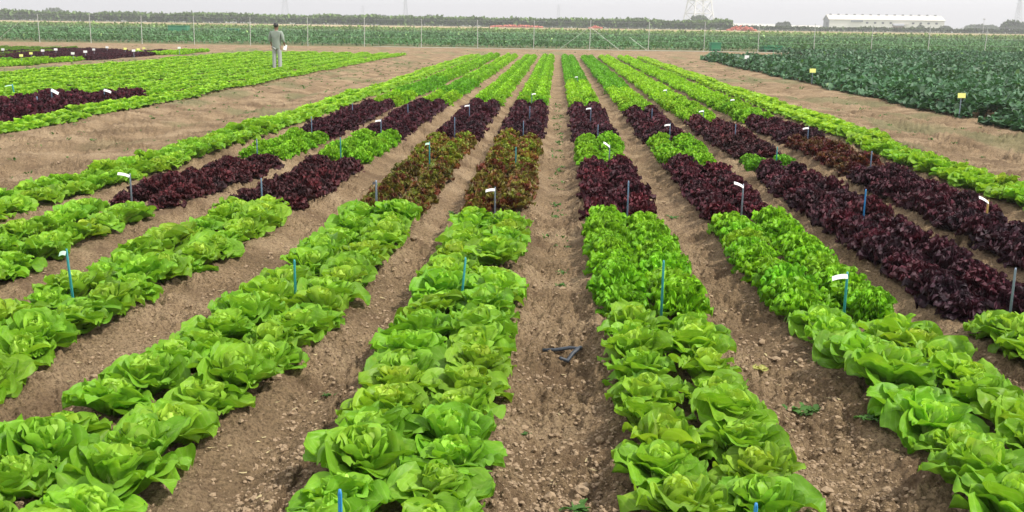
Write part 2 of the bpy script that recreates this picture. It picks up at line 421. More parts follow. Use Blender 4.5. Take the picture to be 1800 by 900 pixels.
# ------------------------------------------------------------------ lettuces
def leaf(L, W, phi0, phi1, az, r0=0.012, z0=0.0, nu=7, nv=7, cup=0.3, ruf=0.0, nr=7, blis=0.004, twist=0.0, heart=0.0, rnd=0.5, p=1.0, rs=None, base=0.25, crum=0.0):
    rs = rs or rng
    u = 1 - (1 - np.linspace(0, 1, nu)) ** 1.45; v = np.linspace(-1, 1, nv)
    phi = np.radians(phi0 + (phi1 - phi0) * u ** p)
    du = L * np.diff(u)
    r = r0 + np.concatenate([[0], np.cumsum(du * np.cos((phi[1:] + phi[:-1]) / 2))])
    z = z0 + np.concatenate([[0], np.cumsum(du * np.sin((phi[1:] + phi[:-1]) / 2))])
    prof = base + (1 - base) * sm(0.0, 0.55, u)
    tip = np.where(u > 0.58, np.sqrt(np.clip(1 - ((u - 0.58) / 0.44) ** 2, 0, 1)), 1.0)
    w = W * prof * np.maximum(tip, 0.12)
    U, Vv = np.meshgrid(u, v, indexing='ij')
    lat = Vv * w[:, None]
    ln = lat / W
    e = np.clip(np.hypot(ln, np.maximum(U - 0.5, 0) / 0.5), 0, 1.2)
    psi = np.arctan2(ln, U - 0.45)
    ph = rs.uniform(0, 6.28, 4)
    disp = cup * W * ln ** 2 * (1.0)
    if ruf:
        disp = disp + ruf * W * e ** 2.2 * (np.sin(nr * psi + ph[0]) + 0.6 * np.sin(nr * 1.83 * psi + ph[1]))
    disp = disp + blis * (np.sin(9 * U + 5 * Vv + ph[2]) + np.sin(-7 * U + 8 * Vv + ph[3]))
    if crum:
        disp = disp + crum * W * (0.45 + .8 * e) * (vnoise(U * 3.0 + ph[0] * 9, Vv * 2.0 + ph[1] * 9, 5) - .5 + .45 * (vnoise(U * 6 + ph[2] * 9, Vv * 4 + ph[3] * 9, 6) - .5))
        lat = lat * (1 + .16 * (vnoise(U * 4 + ph[1] * 7, Vv * 2 + ph[0] * 5, 8) - .5))
    if twist:
        disp = disp + lat * math.tan(twist)
    R = r[:, None] - np.sin(phi)[:, None] * disp
    Z = z[:, None] + np.cos(phi)[:, None] * disp
    ca, sa = math.cos(az), math.sin(az)
    X = R * ca - lat * sa; Y = R * sa + lat * ca
    V3 = np.stack([X, Y, Z], -1).reshape(-1, 3)
    i = np.arange(nu * nv).reshape(nu, nv)
    F = np.stack([i[:-1, :-1], i[1:, :-1], i[1:, 1:], i[:-1, 1:]], -1).reshape(-1, 4)
    rib = np.clip(U + 0.5 * np.abs(Vv), 0, 1.2)
    tone = np.stack([np.full(U.shape, heart), np.full(U.shape, rnd), rib, Vv * .5 + .5], -1).reshape(-1, 4)
    return V3, F, tone

def join(parts):
    V, F, T, n = [], [], [], 0
    for v, f, t in parts:
        V.append(v); F.append(f + n); T.append(t); n += len(v)
    return np.concatenate(V), np.concatenate(F), np.concatenate(T)

GA = 2.39996
def U_(a, b): return rng.uniform(a, b)

def butter_parts(nu=12, nv=11, sc=1.0):
    out, heart = [], []
    a = U_(0, 6.28)
    for k in range(11):      # lowest, spread leaves
        a += GA + U_(-.3, .3)
        out.append(leaf(U_(.175, .232), U_(.072, .106), U_(28, 56), U_(-15, 30), a, 0.01, 0.01, nu, nv, U_(.1, .6), U_(.05, .14), U_(2.5, 5), .003, U_(-.35, .35), U_(0, .06), U_(.0, .7), .9, base=.34, crum=.42))
    for k in range(9):
        a += GA + U_(-.3, .3)
        out.append(leaf(U_(.135, .182), U_(.052, .080), U_(48, 75), U_(-5, 62), a, 0.012, 0.02, nu, nv, U_(.2, .7), U_(.05, .13), U_(2.5, 5), .003, U_(-.4, .4), U_(.04, .2), U_(.2, .9), 1.1, base=.36, crum=.45))
    for k in range(7):
        a += GA + U_(-.25, .25)
        out.append(leaf(U_(.120, .150), U_(.050, .066), U_(68, 84), U_(60, 112), a, 0.018, 0.03, nu, nv, U_(.3, .7), U_(.04, .10), U_(3, 5), .003, U_(-.3, .3), U_(.25, .5), U_(.3, 1), 1.2, base=.42, crum=.42))
    for k in range(15):
        a += GA + U_(-.2, .2)
        t = k / 14
        heart.append(leaf(U_(.105, .132) * (1 - .12 * t), U_(.027, .043), U_(74, 90), U_(105, 175), a, .042 * (1 - t) + U_(0, .01), 0.035, nu - 2, nv - 2, U_(.3, .8), U_(.10, .22), U_(3, 6), .002, U_(-.35, .35), .25 + .7 * t + U_(-.1, .1), U_(.1, 1), 1.6, base=.45, crum=.45))
    return out, heart

def frilly_parts(nl=34, nu=9, nv=13, L=.19, ruf=.30, nr=9, wide=1.0):
    out = []; a = U_(0, 6.28)
    for k in range(nl):
        t = k / (nl - 1)
        a += GA + U_(-.3, .3)
        ph0 = 25 + 60 * t + U_(-8, 8)
        ph1 = -5 + 85 * t ** .9 + U_(-32, 28)
        LL = L * (1.0 - .10 * t) * U_(.85, 1.1)
        out.append(leaf(LL, (.075 - .025 * t) * wide * U_(.85, 1.15), ph0, ph1, a, .008, .01 + .02 * t, nu, nv, U_(0, .3), ruf * U_(.7, 1.3), nr * U_(.7, 1.3), .005, U_(-.35, .35), t ** 1.5 * .9, U_(0, 1), 1.0, crum=.5))
    return out

def lod_far(kind):
    if kind == 'butter':
        out, heart = [], []
        a = U_(0, 6.28)
        for k in range(8):
            a += GA; out.append(leaf(U_(.18, .22), U_(.08, .10), U_(28, 50), U_(-30, 8), a, .01, .01, 4, 3, U_(.1, .5), 0, 4, .008, U_(-.3, .3), .05, U_(0, .8)))
        for k in range(7):
            a += GA; out.append(leaf(U_(.16, .19), U_(.075, .09), U_(52, 75), U_(10, 60), a, .01, .02, 4, 3, U_(.2, .6), 0, 4, .008, U_(-.3, .3), .25, U_(.2, 1)))
        for k in range(5):
            a += GA; out.append(leaf(U_(.13, .15), U_(.05, .06), U_(74, 90), U_(95, 150), a, .02, .04, 4, 3, .5, 0, 4, .004, U_(-.3, .3), .7, U_(.3, 1)))
        return join(out)
    n = 18
    out = []; a = U_(0, 6.28)
    for k in range(n):
        t = k / (n - 1); a += GA
        out.append(leaf(.19 * U_(.85, 1.1), (.085 - .03 * t), 25 + 60 * t + U_(-8, 8), -5 + 95 * t + U_(-18, 18), a, .008, .02, 4, 5, .1, .35, 6, .01, U_(-.4, .4), t ** 1.5, U_(0, 1)))
    return join(out)

KINDS = {}
def attrs_of(T): return {'tone': T, 'tint': np.ones((len(T), 3), dtype=np.float32)}
NV = 13
bm_ = []
for i in range(NV):
    o_, h_ = butter_parts()
    V, F, T = join(o_); me1 = make_mesh('butterhead_lettuce', V, F, M_BUTTER, True, attrs_of(T))
    V2, F2, T2 = join(h_); me2 = make_mesh('heart', V2, F2, M_HEART, True, attrs_of(T2))
    bm_.append((me1, me2))
KINDS['butter'] = bm_
KINDS['frill'] = [(make_mesh('curly_lettuce', *join(frilly_parts())[:2], M_FRILL), None) for i in range(0)]
def fr(name, mat, n, **k):
    r = []
    for i in range(n):
        V, F, T = join(frilly_parts(**k)); r.append((make_mesh(name, V, F, mat, True, attrs_of(T)), None))
    return r
KINDS['frill'] = fr('curly_lettuce', M_FRILL, 6, nl=66, L=.180, ruf=.34, nr=13, wide=.60, nv=15)
KINDS['red'] = fr('red_lettuce', M_RED, 6, nl=46, L=.185, ruf=.30, nr=14, wide=.75)
KINDS['bronze'] = fr('bronze_lettuce', M_BRONZE, 5, nl=38, L=.185, ruf=.28, nr=9, wide=.8)
MATS = {'butter': M_BUTTER, 'frill': M_FRILL, 'red': M_RED, 'bronze': M_BRONZE}
FAR = {k: [lod_far(k) for i in range(5)] for k in KINDS}
NEARLOD = {k: [] for k in KINDS}
NEARLOD['butter'] = [join(sum(butter_parts(6, 5), [])) for i in range(4)]
for k in ('frill', 'red', 'bronze'): NEARLOD[k] = [join(frilly_parts(26, 6, 9)) for i in range(4)]

NAMES = {'butter': ('butterhead_lettuce', 'butterhead lettuce'), 'frill': ('curly_lettuce', 'curly green lettuce'),
         'red': ('red_lettuce', 'dark red lettuce'), 'bronze': ('bronze_lettuce', 'bronze lettuce')}
W1 = (1, 1, 1)
LIME = (1.20, 1.08, 1.0); DEEP = (0.62, 0.80, 0.9); MID = (1.0, 1.0, 1.0); OLIVE = (1.3, 1.45, 1.0)
REDBROWN = (1.2, 1.35, 1.0)
# block lists: (kind, y0, y1, block phrase, tint, scale)
def far_green(y0=21.8):
    return [('frill', y0, 24.8, 'far green stretch', LIME, .95), ('frill', 25.0, 31.0, 'far green stretch', DEEP, 1.0),
            ('frill', 31.3, 42, 'far green stretch', MID, 1.0), ('frill', 42.4, ROW_END, 'far green stretch', LIME, 1.0)]
BLOCKS = {
    'L1': [('butter', 2, ROW_END, '', (1.02, 1.04, 1.0), .95)],
    'A': [('butter', 2, 8.9, '', W1, 1.02), ('red', 9.2, 12.2, 'near red block', REDBROWN, .92), ('frill', 12.5, 15.0, 'near curly block', MID, .9),
          ('red', 15.3, 21.2, 'far red block', W1, .95)] + [('frill', 21.5, 24.5, 'far green stretch', LIME, .95), ('frill', 24.7, 32, 'far green stretch', DEEP, 1.0), ('frill', 32.3, ROW_END, 'far green stretch', MID, 1.0)],
    'B': [('butter', 2, 9.0, '', W1, 1.04), ('red', 9.3, 12.2, 'near red block', REDBROWN, .96), ('frill', 12.5, 15.1, 'near curly block', MID, .95),
          ('red', 15.4, 21.6, 'far red block', W1, .98)] + far_green(21.9),
    'c': [('butter', 2, 8.8, '', W1, 1.04), ('bronze', 9.1, 12.0, 'near bronze block', W1, .95), ('bronze', 12.3, 15.1, 'far bronze block', OLIVE, .92),
          ('red', 15.4, 22.0, 'far red block', W1, 1.0), ('frill', 22.3, 30, 'far green stretch', (1.1, 1.04, 1), .98), ('frill', 30.3, ROW_END, 'far green stretch', MID, 1.0)],
    'D': [('butter', 2, 8.9, '', W1, 1.05), ('bronze', 9.2, 12.1, 'near bronze block', (1.05, .9, 1), .98), ('bronze', 12.3, 15.1, 'far bronze block', OLIVE, .95),
          ('red', 15.4, 22.1, 'far red block', W1, 1.0), ('frill', 22.4, 33, 'far green stretch', (1.1, 1.04, 1), .98), ('frill', 33.3, ROW_END, 'far green stretch', MID, 1.0)],
    'E': [('butter', 2, 5.75, '', W1, 1.05), ('frill', 5.95, 8.85, 'near curly block', W1, 1.02), ('red', 9.1, 12.25, 'near red block', (1.25, 1, 1), .98),
          ('frill', 12.5, 15.0, 'middle curly block', W1, .97), ('red', 15.3, 21.6, 'far red block', W1, 1.0), ('frill', 21.9, 31, 'far green stretch', LIME, .95),
          ('frill', 31.4, ROW_END, 'far green stretch', DEEP, 1.0)],
    'F': [('butter', 2, 5.8, '', W1, 1.08), ('frill', 6.0, 8.9, 'near curly block', W1, 1.05), ('red', 9.1, 12.3, 'near red block', (1.2, 1, 1), 1.0),
          ('frill', 12.5, 15.2, 'middle curly block', MID, .97), ('red', 15.5, 20.4, 'far red block', W1, 1.0), ('frill', 20.7, 28, 'far green stretch', LIME, .95),
          ('frill', 28.3, ROW_END, 'far green stretch', DEEP, 1.0)],
    'G': [('butter', 2, 5.85, '', W1, 1.0), ('red', 6.1, 8.8, 'near red block', (.9, .9, 1), 1.0), ('red', 8.85, 12.25, 'near red block', W1, .98),
          ('frill', 12.55, 13.3, 'middle curly block', DEEP, .85), ('red', 13.6, 15.3, 'far red block', REDBROWN, .95), ('red', 15.4, 18.6, 'far red block', (1.2, 1.2, 1), .98),
          ('frill', 18.9, ROW_END, 'far green stretch', LIME, .97)],
    'H': [('red', 4, 9.0, 'near red block', (.9, .9, 1), 1.02), ('red', 9.05, 12.1, 'near red block', (.95, .95, 1), .98), ('bronze', 12.3, 15.3, 'middle bronze block', (.70, .32, .9), .95),
          ('red', 15.5, 18.9, 'far red block', W1, .98), ('frill', 19.2, ROW_END, 'far green stretch', (1.12, 1.05, 1), .97)],
    'I': [('butter', 5, ROW_END, '', (1.05, 1.02, 1), .95)],
}
BEDNAME = {'L1': 'far left outer bed', 'A': 'fourth bed left of centre path', 'B': 'third bed left of centre path', 'c': 'second bed left of centre path',
           'D': 'first bed left of centre path', 'E': 'first bed right of centre path', 'F': 'second bed right of centre path', 'G': 'third bed right of centre path',
           'H': 'fourth bed right of centre path', 'I': 'far right outer bed'}
ONES = 'zeroth first second third fourth fifth sixth seventh eighth ninth tenth eleventh twelfth thirteenth fourteenth fifteenth sixteenth seventeenth eighteenth nineteenth'.split()
TENS = {2: 'twent', 3: 'thirt', 4: 'fort', 5: 'fift', 6: 'sixt', 7: 'sevent', 8: 'eight', 9: 'ninet'}
def ordinal(n):
    if n < 20: return ONES[n]
    t, o = divmod(n, 10)
    return TENS[t] + 'ieth' if o == 0 else TENS[t] + 'y-' + ONES[o]

plants = []     # dict per plant
def row_plants(bed, x0, kind, y0, y1, phrase, tint, sc, spacing, half=0.15):
    fan = lambda x, y: x * float(spread(x, y)) if bed != 'left' else x + (.27 * (1 - float(sm(12, 50, y))) if x > -18 else 0)
    for side, s in (('left', -1), ('right', 1)):
        y = y0 + spacing * (0.22 if side == 'left' else 0.38)
        while y < y1 - spacing * 0.25:
            if rng.random() > 0.005:
                plants.append(dict(bed=bed, side=side, kind=kind, x=fan(x0 + s * half + rng.normal(0, .013), y), y=y + rng.normal(0, .016), phrase=phrase,
                                   tint=tint, sc=sc * (.99 if kind == 'butter' else 1.04) * (rng.uniform(.88, 1.08) if rng.random() > .03 else rng.uniform(.7, .82)), rz=rng.uniform(0, 6.28)))
            y += spacing
for b, bl in BLOCKS.items():
    for (k, y0, y1, ph, tint, sc) in bl:
        row_plants(b, BED[b], k, y0, y1, ph, tint, sc, 0.262 if k == 'butter' else 0.255, (0.172 if k != 'butter' else 0.156) if b not in ('L1', 'I') else 0.150)
# the field on the left
red_end = {1: 23.8, 2: 22.8, 3: 20.6}
for i, xb in enumerate(LEFT_BEDS):
    yend = 60.3
    if i in red_end:
        row_plants('left', xb, 'red', 12, red_end[i], 'left', (1.15, .9, 1), 1.0, .30)
        row_plants('left', xb, 'butter', red_end[i] + .3, yend, 'left', (.95, 1.0, .9), .88, .33)
    else:
        row_plants('left', xb, 'butter', 11, yend, 'left', (1.0, 1.03, .9), .88, .33)
for i in range(14):
    xb = -20.8 - 1.04 * i
    segs = {0: [('frill', 32, 44.6, LIME), ('red', 44.8, 52.6, W1), ('frill', 53, 61, LIME)],
            1: [('frill', 32, 43.5, (1.1, .95, 1)), ('red', 43.8, 54.5, W1), ('frill', 55, 61, LIME)],
            2: [('frill', 34, 42.5, DEEP), ('red', 43.5, 55, W1), ('frill', 55.2, 56.5, LIME), ('red', 56.8, 60, W1)],
            3: [('bronze', 36, 43.5, (.8, 1.2, 1)), ('red', 44.0, 57, W1)],
            4: [('bronze', 38, 46, (.8, 1.2, 1)), ('red', 46.5, 58, W1)],
            5: [('bronze', 40, 49, (.7, 1.2, 1)), ('red', 49.2, 59, W1)],
            6: [('frill', 42, 54.5, (.7, .6, 1)), ('red', 55, 60, W1)],
            7: [('red', 42, 60, W1)]}.get(i, [('frill', 44, 62, (.6, .55, 1.2))])
    for k, y0, y1, t in segs: row_plants('left', xb, k, y0, y1, 'left', t, .95, .33)

# which plants the frame shows
P = np.array([[p['x'], p['y'], 0.12] for p in plants])
px, py, zc = proj(P)
rad = 0.20 * 1800 / np.maximum(zc, .3)
vis = (zc > .5) & (px > -rad * .8) & (px < 1800 + rad * .8) & (py - rad * .7 < 900) & (py > 0)
# the count along each line starts at the first plant the frame shows
for key in sorted({(p['bed'], p['side'], p['kind'], p['phrase']) for p in plants}):
    idx = [i for i, p in enumerate(plants) if (p['bed'], p['side'], p['kind'], p['phrase']) == key and vis[i]]
    idx.sort(key=lambda i: plants[i]['y'])
    for r, i in enumerate(idx): plants[i]['rank'] = r + 1
HERO = set()
for k in KINDS:
    idx = [i for i, p in enumerate(plants) if p['kind'] == k and vis[i] and p['bed'] != 'left']
    idx.sort(key=lambda i: zc[i])
    HERO.update(idx[:295])
zz = soil_z(P[:, 0], P[:, 1])
GROUPN = {'butter': 'butterhead lettuces planted in the beds', 'frill': 'curly green lettuces planted in the beds',
          'red': 'dark red lettuces planted in the beds', 'bronze': 'bronze lettuces planted in the beds'}
for i in sorted(HERO):
    p = plants[i]; k = p['kind']
    me, hm = KINDS[k][int(rng.integers(len(KINDS[k])))]
    o = bpy.data.objects.new(NAMES[k][0], me); COL.objects.link(o)
    o.location = (p['x'], p['y'], zz[i] - 0.012)
    tl = rng.normal(0, .13 if k == 'butter' else .08, 2)
    o.rotation_euler = (tl[0], tl[1], p['rz'])
    s = p['sc']; o.scale = (s, s, s * rng.uniform(.85, 1.2))
    j = 1 + rng.normal(0, .15 if k == 'red' else .06)
    o.color = (p['tint'][0] * j, p['tint'][1] * (1 + rng.normal(0, .03)), p['tint'][2], 1)
    if hm:
        h = bpy.data.objects.new('heart', hm); COL.objects.link(h); h.parent = o; h.color = o.color
    n_ = ordinal(p['rank'])
    if k == 'butter':
        where = 'from front' if p['y'] < 60 else ''
        lab = f"butterhead lettuce, {n_} from the front edge, {p['side']} line, {BEDNAME[p['bed']]}"
    else:
        lab = f"{NAMES[k][1]}, {n_} in {p['phrase']}, {p['side']} line, {BEDNAME[p['bed']]}"
    tag(o, lab, 'lettuce', GROUPN[k])

def scatter(name, idx, kind, label):
    """all remaining plants of a kind as one object"""
    Vs, Fs, Ts, Ti, n = [], [], [], [], 0
    for i in idx:
        p = plants[i]
        near = zc[i] < 14
        src = NEARLOD[kind] if near else FAR[kind]
        V, F, T = src[int(rng.integers(len(src)))]
        c, s = math.cos(p['rz']), math.sin(p['rz']); q = p['sc']
        R = np.array([[c, s, 0], [-s, c, 0], [0, 0, 1]]) * q
        Vs.append(V @ R + np.array([p['x'], p['y'], zz[i] - .012])); Fs.append(F + n); n += len(V)
        t = T.copy(); t[:, 1] = np.clip(t[:, 1] * .8 + rng.uniform(-.1, .3), 0, 1); Ts.append(t)
        Ti.append(np.tile(np.array(p['tint']) * (1 + rng.normal(0, .05)), (len(V), 1)))
    if not Vs: return
    me = make_mesh(name, np.concatenate(Vs), np.concatenate(Fs), MATS[kind], True, {'tone': np.concatenate(Ts), 'tint': np.concatenate(Ti)})
    tag(link(name, me), label, 'lettuces', kind='stuff')
for k, lb in (('butter', 'bright green butterhead lettuces of the left field and the far outer beds'),
              ('frill', 'curly green lettuces running to the far ends of the beds'),
              ('red', 'dark red lettuces in patches of the left field'),
              ('bronze', 'bronze green lettuces at the back of the left field')):
    rest = [i for i, p in enumerate(plants) if p['kind'] == k and i not in HERO and zc[i] > -1]
    scatter(NAMES[k][0] + '_rows', rest, k, lb)

# ------------------------------------------------------------------ clods and stones
def ico(sub):
    t = (1 + 5 ** .5) / 2
    V = np.array([(-1, t, 0), (1, t, 0), (-1, -t, 0), (1, -t, 0), (0, -1, t), (0, 1, t), (0, -1, -t), (0, 1, -t), (t, 0, -1), (t, 0, 1), (-t, 0, -1), (-t, 0, 1)], float)
    F = [(0, 11, 5), (0, 5, 1), (0, 1, 7), (0, 7, 10), (0, 10, 11), (1, 5, 9), (5, 11, 4), (11, 10, 2), (10, 7, 6), (7, 1, 8), (3, 9, 4), (3, 4, 2), (3, 2, 6), (3, 6, 8), (3, 8, 9), (4, 9, 5), (2, 4, 11), (6, 2, 10), (8, 6, 7), (9, 8, 1)]
    V = list(V / np.linalg.norm(V[0]))
    for _ in range(sub):
        cache, G = {}, []
        def mid(a, b):
            k = (min(a, b), max(a, b))
            if k not in cache:
                q = V[a] + V[b]; V.append(q / np.linalg.norm(q)); cache[k] = len(V) - 1
            return cache[k]
        for a, b, c in F:
            ab, bc, ca = mid(a, b), mid(b, c), mid(c, a)
            G += [(a, ab, ca), (b, bc, ab), (c, ca, bc), (ab, bc, ca)]
        F = G
    return np.array(V), np.array(F)
def clods(name, N, smin, smax, sub, label, ymax=13):
    V0, F0 = ico(sub)
    tmpl = []
    for i in range(14):
        d = rng.normal(0, 1, (6, 3)); k = 1 + sum(.13 * np.sin(2.6 * V0 @ d[j] + j) for j in range(6)) + rng.normal(0, .10, len(V0))
        tmpl.append(V0 * k[:, None] * np.array([1, U_(.7, 1.1), U_(.5, .8)]))
    Y = 2.7 / (1 - rng.uniform(0, 1, N * 2) * (1 - 2.7 / ymax))
    X = rng.uniform(-.6, .66, N * 2) * Y
    d = np.full(X.shape, 9.0)
    for b in BX: d = np.minimum(d, np.abs(X - b))
    ok = (d > .30) | (rng.random(X.shape) < .15)
    dens = vnoise(X / .5, Y / .5, 40)
    ok &= rng.random(X.shape) < .25 + dens * 1.1
    X, Y = X[ok][:N], Y[ok][:N]
    Z = soil_z(X, Y)
    Vs, Fs, n = [], [], 0
    for x, y, z in zip(X, Y, Z):
        s = smin * (smax / smin) ** (rng.random() ** 2.6)
        a = rng.uniform(0, 6.28); c, si = math.cos(a), math.sin(a)
        V = tmpl[int(rng.integers(14))] @ (np.array([[c, si, 0], [-si, c, 0], [0, 0, 1]]) * s)
        Vs.append(V + (x, y, z + s * .2)); Fs.append(F0 + n); n += len(V)
    me = make_mesh(name, np.concatenate(Vs), np.concatenate(Fs), M_CLOD, False)
    tag(link(name, me), label, 'soil clods', kind='stuff')
clods('soil_crumbs', 34000, .004, .014, 0, 'small dry soil crumbs lying along the paths')
clods('soil_clods', 1500, .009, .027, 1, 'larger dry brown clods scattered on the paths', 16)

parts = []
for _ in range(420):
    yy_ = 2.9 / (1 - rng.random() * .78); xx_ = rng.uniform(-.6, .66) * yy_
    q = leaf(U_(.012, .045), U_(.003, .009), U_(-5, 12), U_(-10, 15), U_(0, 6.28), 0, .004, 4, 3, U_(-.5, .5), 0, 3, .001, 0, .2, U_(0, 1))
    parts.append((q[0] + np.array([xx_, yy_, gz(xx_, yy_) + .004]), q[1], q[2]))
V, F, T = join(parts)
M_STRAW = leaf_mat('dry straw', (0.42, 0.34, 0.18), (0.48, 0.42, 0.24), (0.5, 0.45, 0.3), trans=0.1, rough=0.8, coat=0.1)
tag(link('dry_litter', make_mesh('dry_litter', V, F, M_STRAW, True, attrs_of(T))), 'dry straw and leaf bits scattered on the soil', 'litter', kind='stuff')

# ------------------------------------------------------------------ weeds
def weed(loc, n, L, name='weed', mat=M_WEED, flat=25, w=.3, spread=.0):
    parts = []
    for k in range(n):
        q = leaf(L * U_(.6, 1.1), L * w * U_(.7, 1.1), flat + U_(-15, 25), U_(-20, 20), U_(0, 6.28), .003, .004, 5, 5, .2, .12, 6, .002, U_(-.3, .3), U_(0, .4), U_(0, 1))
        q = (q[0] + np.array([rng.normal(0, spread), rng.normal(0, spread * .4), abs(rng.normal(0, spread * .12))]), q[1], q[2])
        parts.append(q)
    V, F, T = join(parts)
    return link(name, make_mesh(name, V, F, mat, True, attrs_of(T)), loc=(loc[0], loc[1], gz(*loc)))
for (x, y, n, L, sp, lab) in [
        (.10, 3.52, 13, .055, .008, 'small dark green weed at the bottom of the centre path'),
        (1.20, 4.58, 60, .055, .042, 'sprawling feathery green weed in the path left of the bottom right bed'),
        (1.42, 4.32, 24, .040, .03, 'dim green weed close against the bottom right lettuce bed'),
        (-.10, 4.2, 6, .022, .004, 'tiny green seedling in the middle of the centre path'),
        (.06, 6.9, 12, .035, .02, 'small weed beside the bed beyond the black pipe in the centre path'),
        (-1.05, 4.55, 9, .030, .015, 'tiny weed in the path between first and second bed left of centre'),
        (1.12, 9.7, 22, .05, .03, 'green weed in the path beside the near red block right of centre'),
        (-.95, 9.6, 18, .05, .02, 'low weed at the near edge of the bronze block')]:
    tag(weed((x, y), n, L, 'weed', M_WEED, 22, .26, sp), lab, 'weed', 'weeds in the paths')
for (x, y, n, lab) in [(-1.82, 6.35, 16, 'pale wilted leaf heap beside the second bed left of centre'), (.98 + .08, 5.12, 13, 'yellowed fallen leaves beside the first bed right of centre')]:
    o = weed((x, y), n, .05, 'wilted_leaves', M_YLEAF, 10, .5, .035)
    tag(o, lab, 'wilted leaves')
# little weeds nobody could count
parts = []
for _ in range(700):
    r = rng.random()
    if r < .42: x, y = U_(-8.3, -5.4), U_(9, 50)
    elif r < .62: x, y = U_(5.4, 7.9), U_(12, 58)
    elif r < .72: x, y = U_(-.05, .12), U_(7, 24)
    elif r < .82: x, y = U_(-30, 9), U_(60.5, 78)
    else: x, y = U_(-19.9, -18.2), U_(30, 58)
    L = U_(.015, .042) * (1 + y / 60)
    for k in range(int(rng.integers(4, 11))):
        q = leaf(L * U_(.6, 1.2), L * .24, U_(15, 70), U_(-10, 60), U_(0, 6.28), .003, 0, 3, 3, .1, 0, 3, .002, 0, .2, U_(0, 1))
        parts.append((q[0] + np.array([x + rng.normal(0, L * .5), y + rng.normal(0, L * .5), gz(x, y)]), q[1], q[2]))
V, F, T = join(parts)
tag(link('small_weeds', make_mesh('small_weeds', V, F, M_WEED, True, attrs_of(T))), 'tiny green weeds dotted over the bare soil strips', 'weeds', kind='stuff')

# ------------------------------------------------------------------ squash field and field beyond the fence
def big_leaves(name, X, Y, Z, R, mat, label, cat, tints, tilt=.5, dark_under=None):
    """broad lobed leaves: a fan of 6 rim points round a sunken centre"""
    n = len(X); k = 7
    a = np.linspace(0, 2 * math.pi, k, endpoint=False)[None, :] + rng.uniform(0, 6.28, (n, 1))
    rr = R[:, None] * rng.uniform(.65, 1.15, (n, k))
    lx, ly = rr * np.cos(a), rr * np.sin(a)
    lz = rng.uniform(-.18, .22, (n, k)) * R[:, None]
    ta = rng.uniform(0, 6.28, n); tt = np.abs(rng.normal(0, tilt, n))
    nx, ny = np.sin(ta)[:, None] * np.tan(np.clip(tt, 0, 1.15))[:, None], np.cos(ta)[:, None] * np.tan(np.clip(tt, 0, 1.15))[:, None]
    lz = lz + np.clip(lx * nx + ly * ny, -1.6 * R[:, None], 1.6 * R[:, None])
    rim = np.stack([X[:, None] + lx, Y[:, None] + ly, Z[:, None] + lz], -1)
    cen = np.stack([X, Y, Z - .22 * R], -1)[:, None, :]
    V = np.concatenate([cen, rim], 1).reshape(-1, 3)
    j = np.arange(k)
    tri = np.stack([np.zeros(k, int), 1 + j, 1 + (j + 1) % k], -1)
    F = (tri[None] + (np.arange(n) * (k + 1))[:, None, None]).reshape(-1, 3)
    T = np.zeros((n, k + 1, 4)); T[:, :, 1] = rng.uniform(0, 1, (n, 1)); T[:, 0, 2] = .5; T[:, 1:, 2] = 1; T[:, :, 0] = rng.uniform(0, 1, (n, 1))
    Ti = np.repeat(tints[:, None, :], k + 1, 1)
    me = make_mesh(name, V, F, mat, True, {'tone': T.reshape(-1, 4), 'tint': Ti.reshape(-1, 3)})
    return tag(link(name, me), label, cat, kind='stuff')

def squash():
    N = 230000
    Y = 16 + 62 * rng.uniform(0, 1, N) ** 1.3
    X = 8.1 + rng.uniform(0, 1, N) ** 1.1 * (Y * .60 - 1 + 6)
    Y0 = Y.copy()
    # a gap where a second block starts, and the back boundary
    hN = vnoise(X / .8, Y / .9, 51); hr = vnoise(X / 3, Y / 3, 52)
    edge = X - (8.25 + .25 * (vnoise(Y / .7, Y * 0, 53) - .5))
    top = .25 + .11 * (hN - .5) + .10 * (hr - .5)
    ridge = .5 + .5 * np.cos((X - 9) / 1.9 * 2 * math.pi)
    top = top + .11 * ridge
    top = top * (0.35 + 0.65 * sm(0, .55, edge))
    back = 61 + .0 * X
    gap = np.abs(Y - (60.5 - .62 * (X - 9))) < .35
    ok = (edge > 0) & ~(gap & (X > 12)) & ((Y < 61) | (X > 16))
    ok &= ~((np.hypot(X - 8.5, (Y - 20.9)) < .55))
    side = rng.random(N)
    Z = top * np.where(side < .30, rng.uniform(.2, 1, N), rng.uniform(.82, 1.05, N))
    X, Y, Z = X[ok], Y[ok], Z[ok]
    R = rng.uniform(.030, .068, len(X)) * (1 + Y / 90)
    ti = np.ones((len(X), 3)) * (1 + .35 * (vnoise(X / 2.5, Y / 2.5, 55) - .5))[:, None]
    yel = rng.random(len(X)) < .012; ti[yel] = (2.2, 1.7, .7)
    big_leaves('squash_field', X, Y, Z + soil_z(X, Y), R, M_SQUASH, 'dense dark green broad-leaved squash crop filling the right side', 'crop field', ti, .55)
squash()

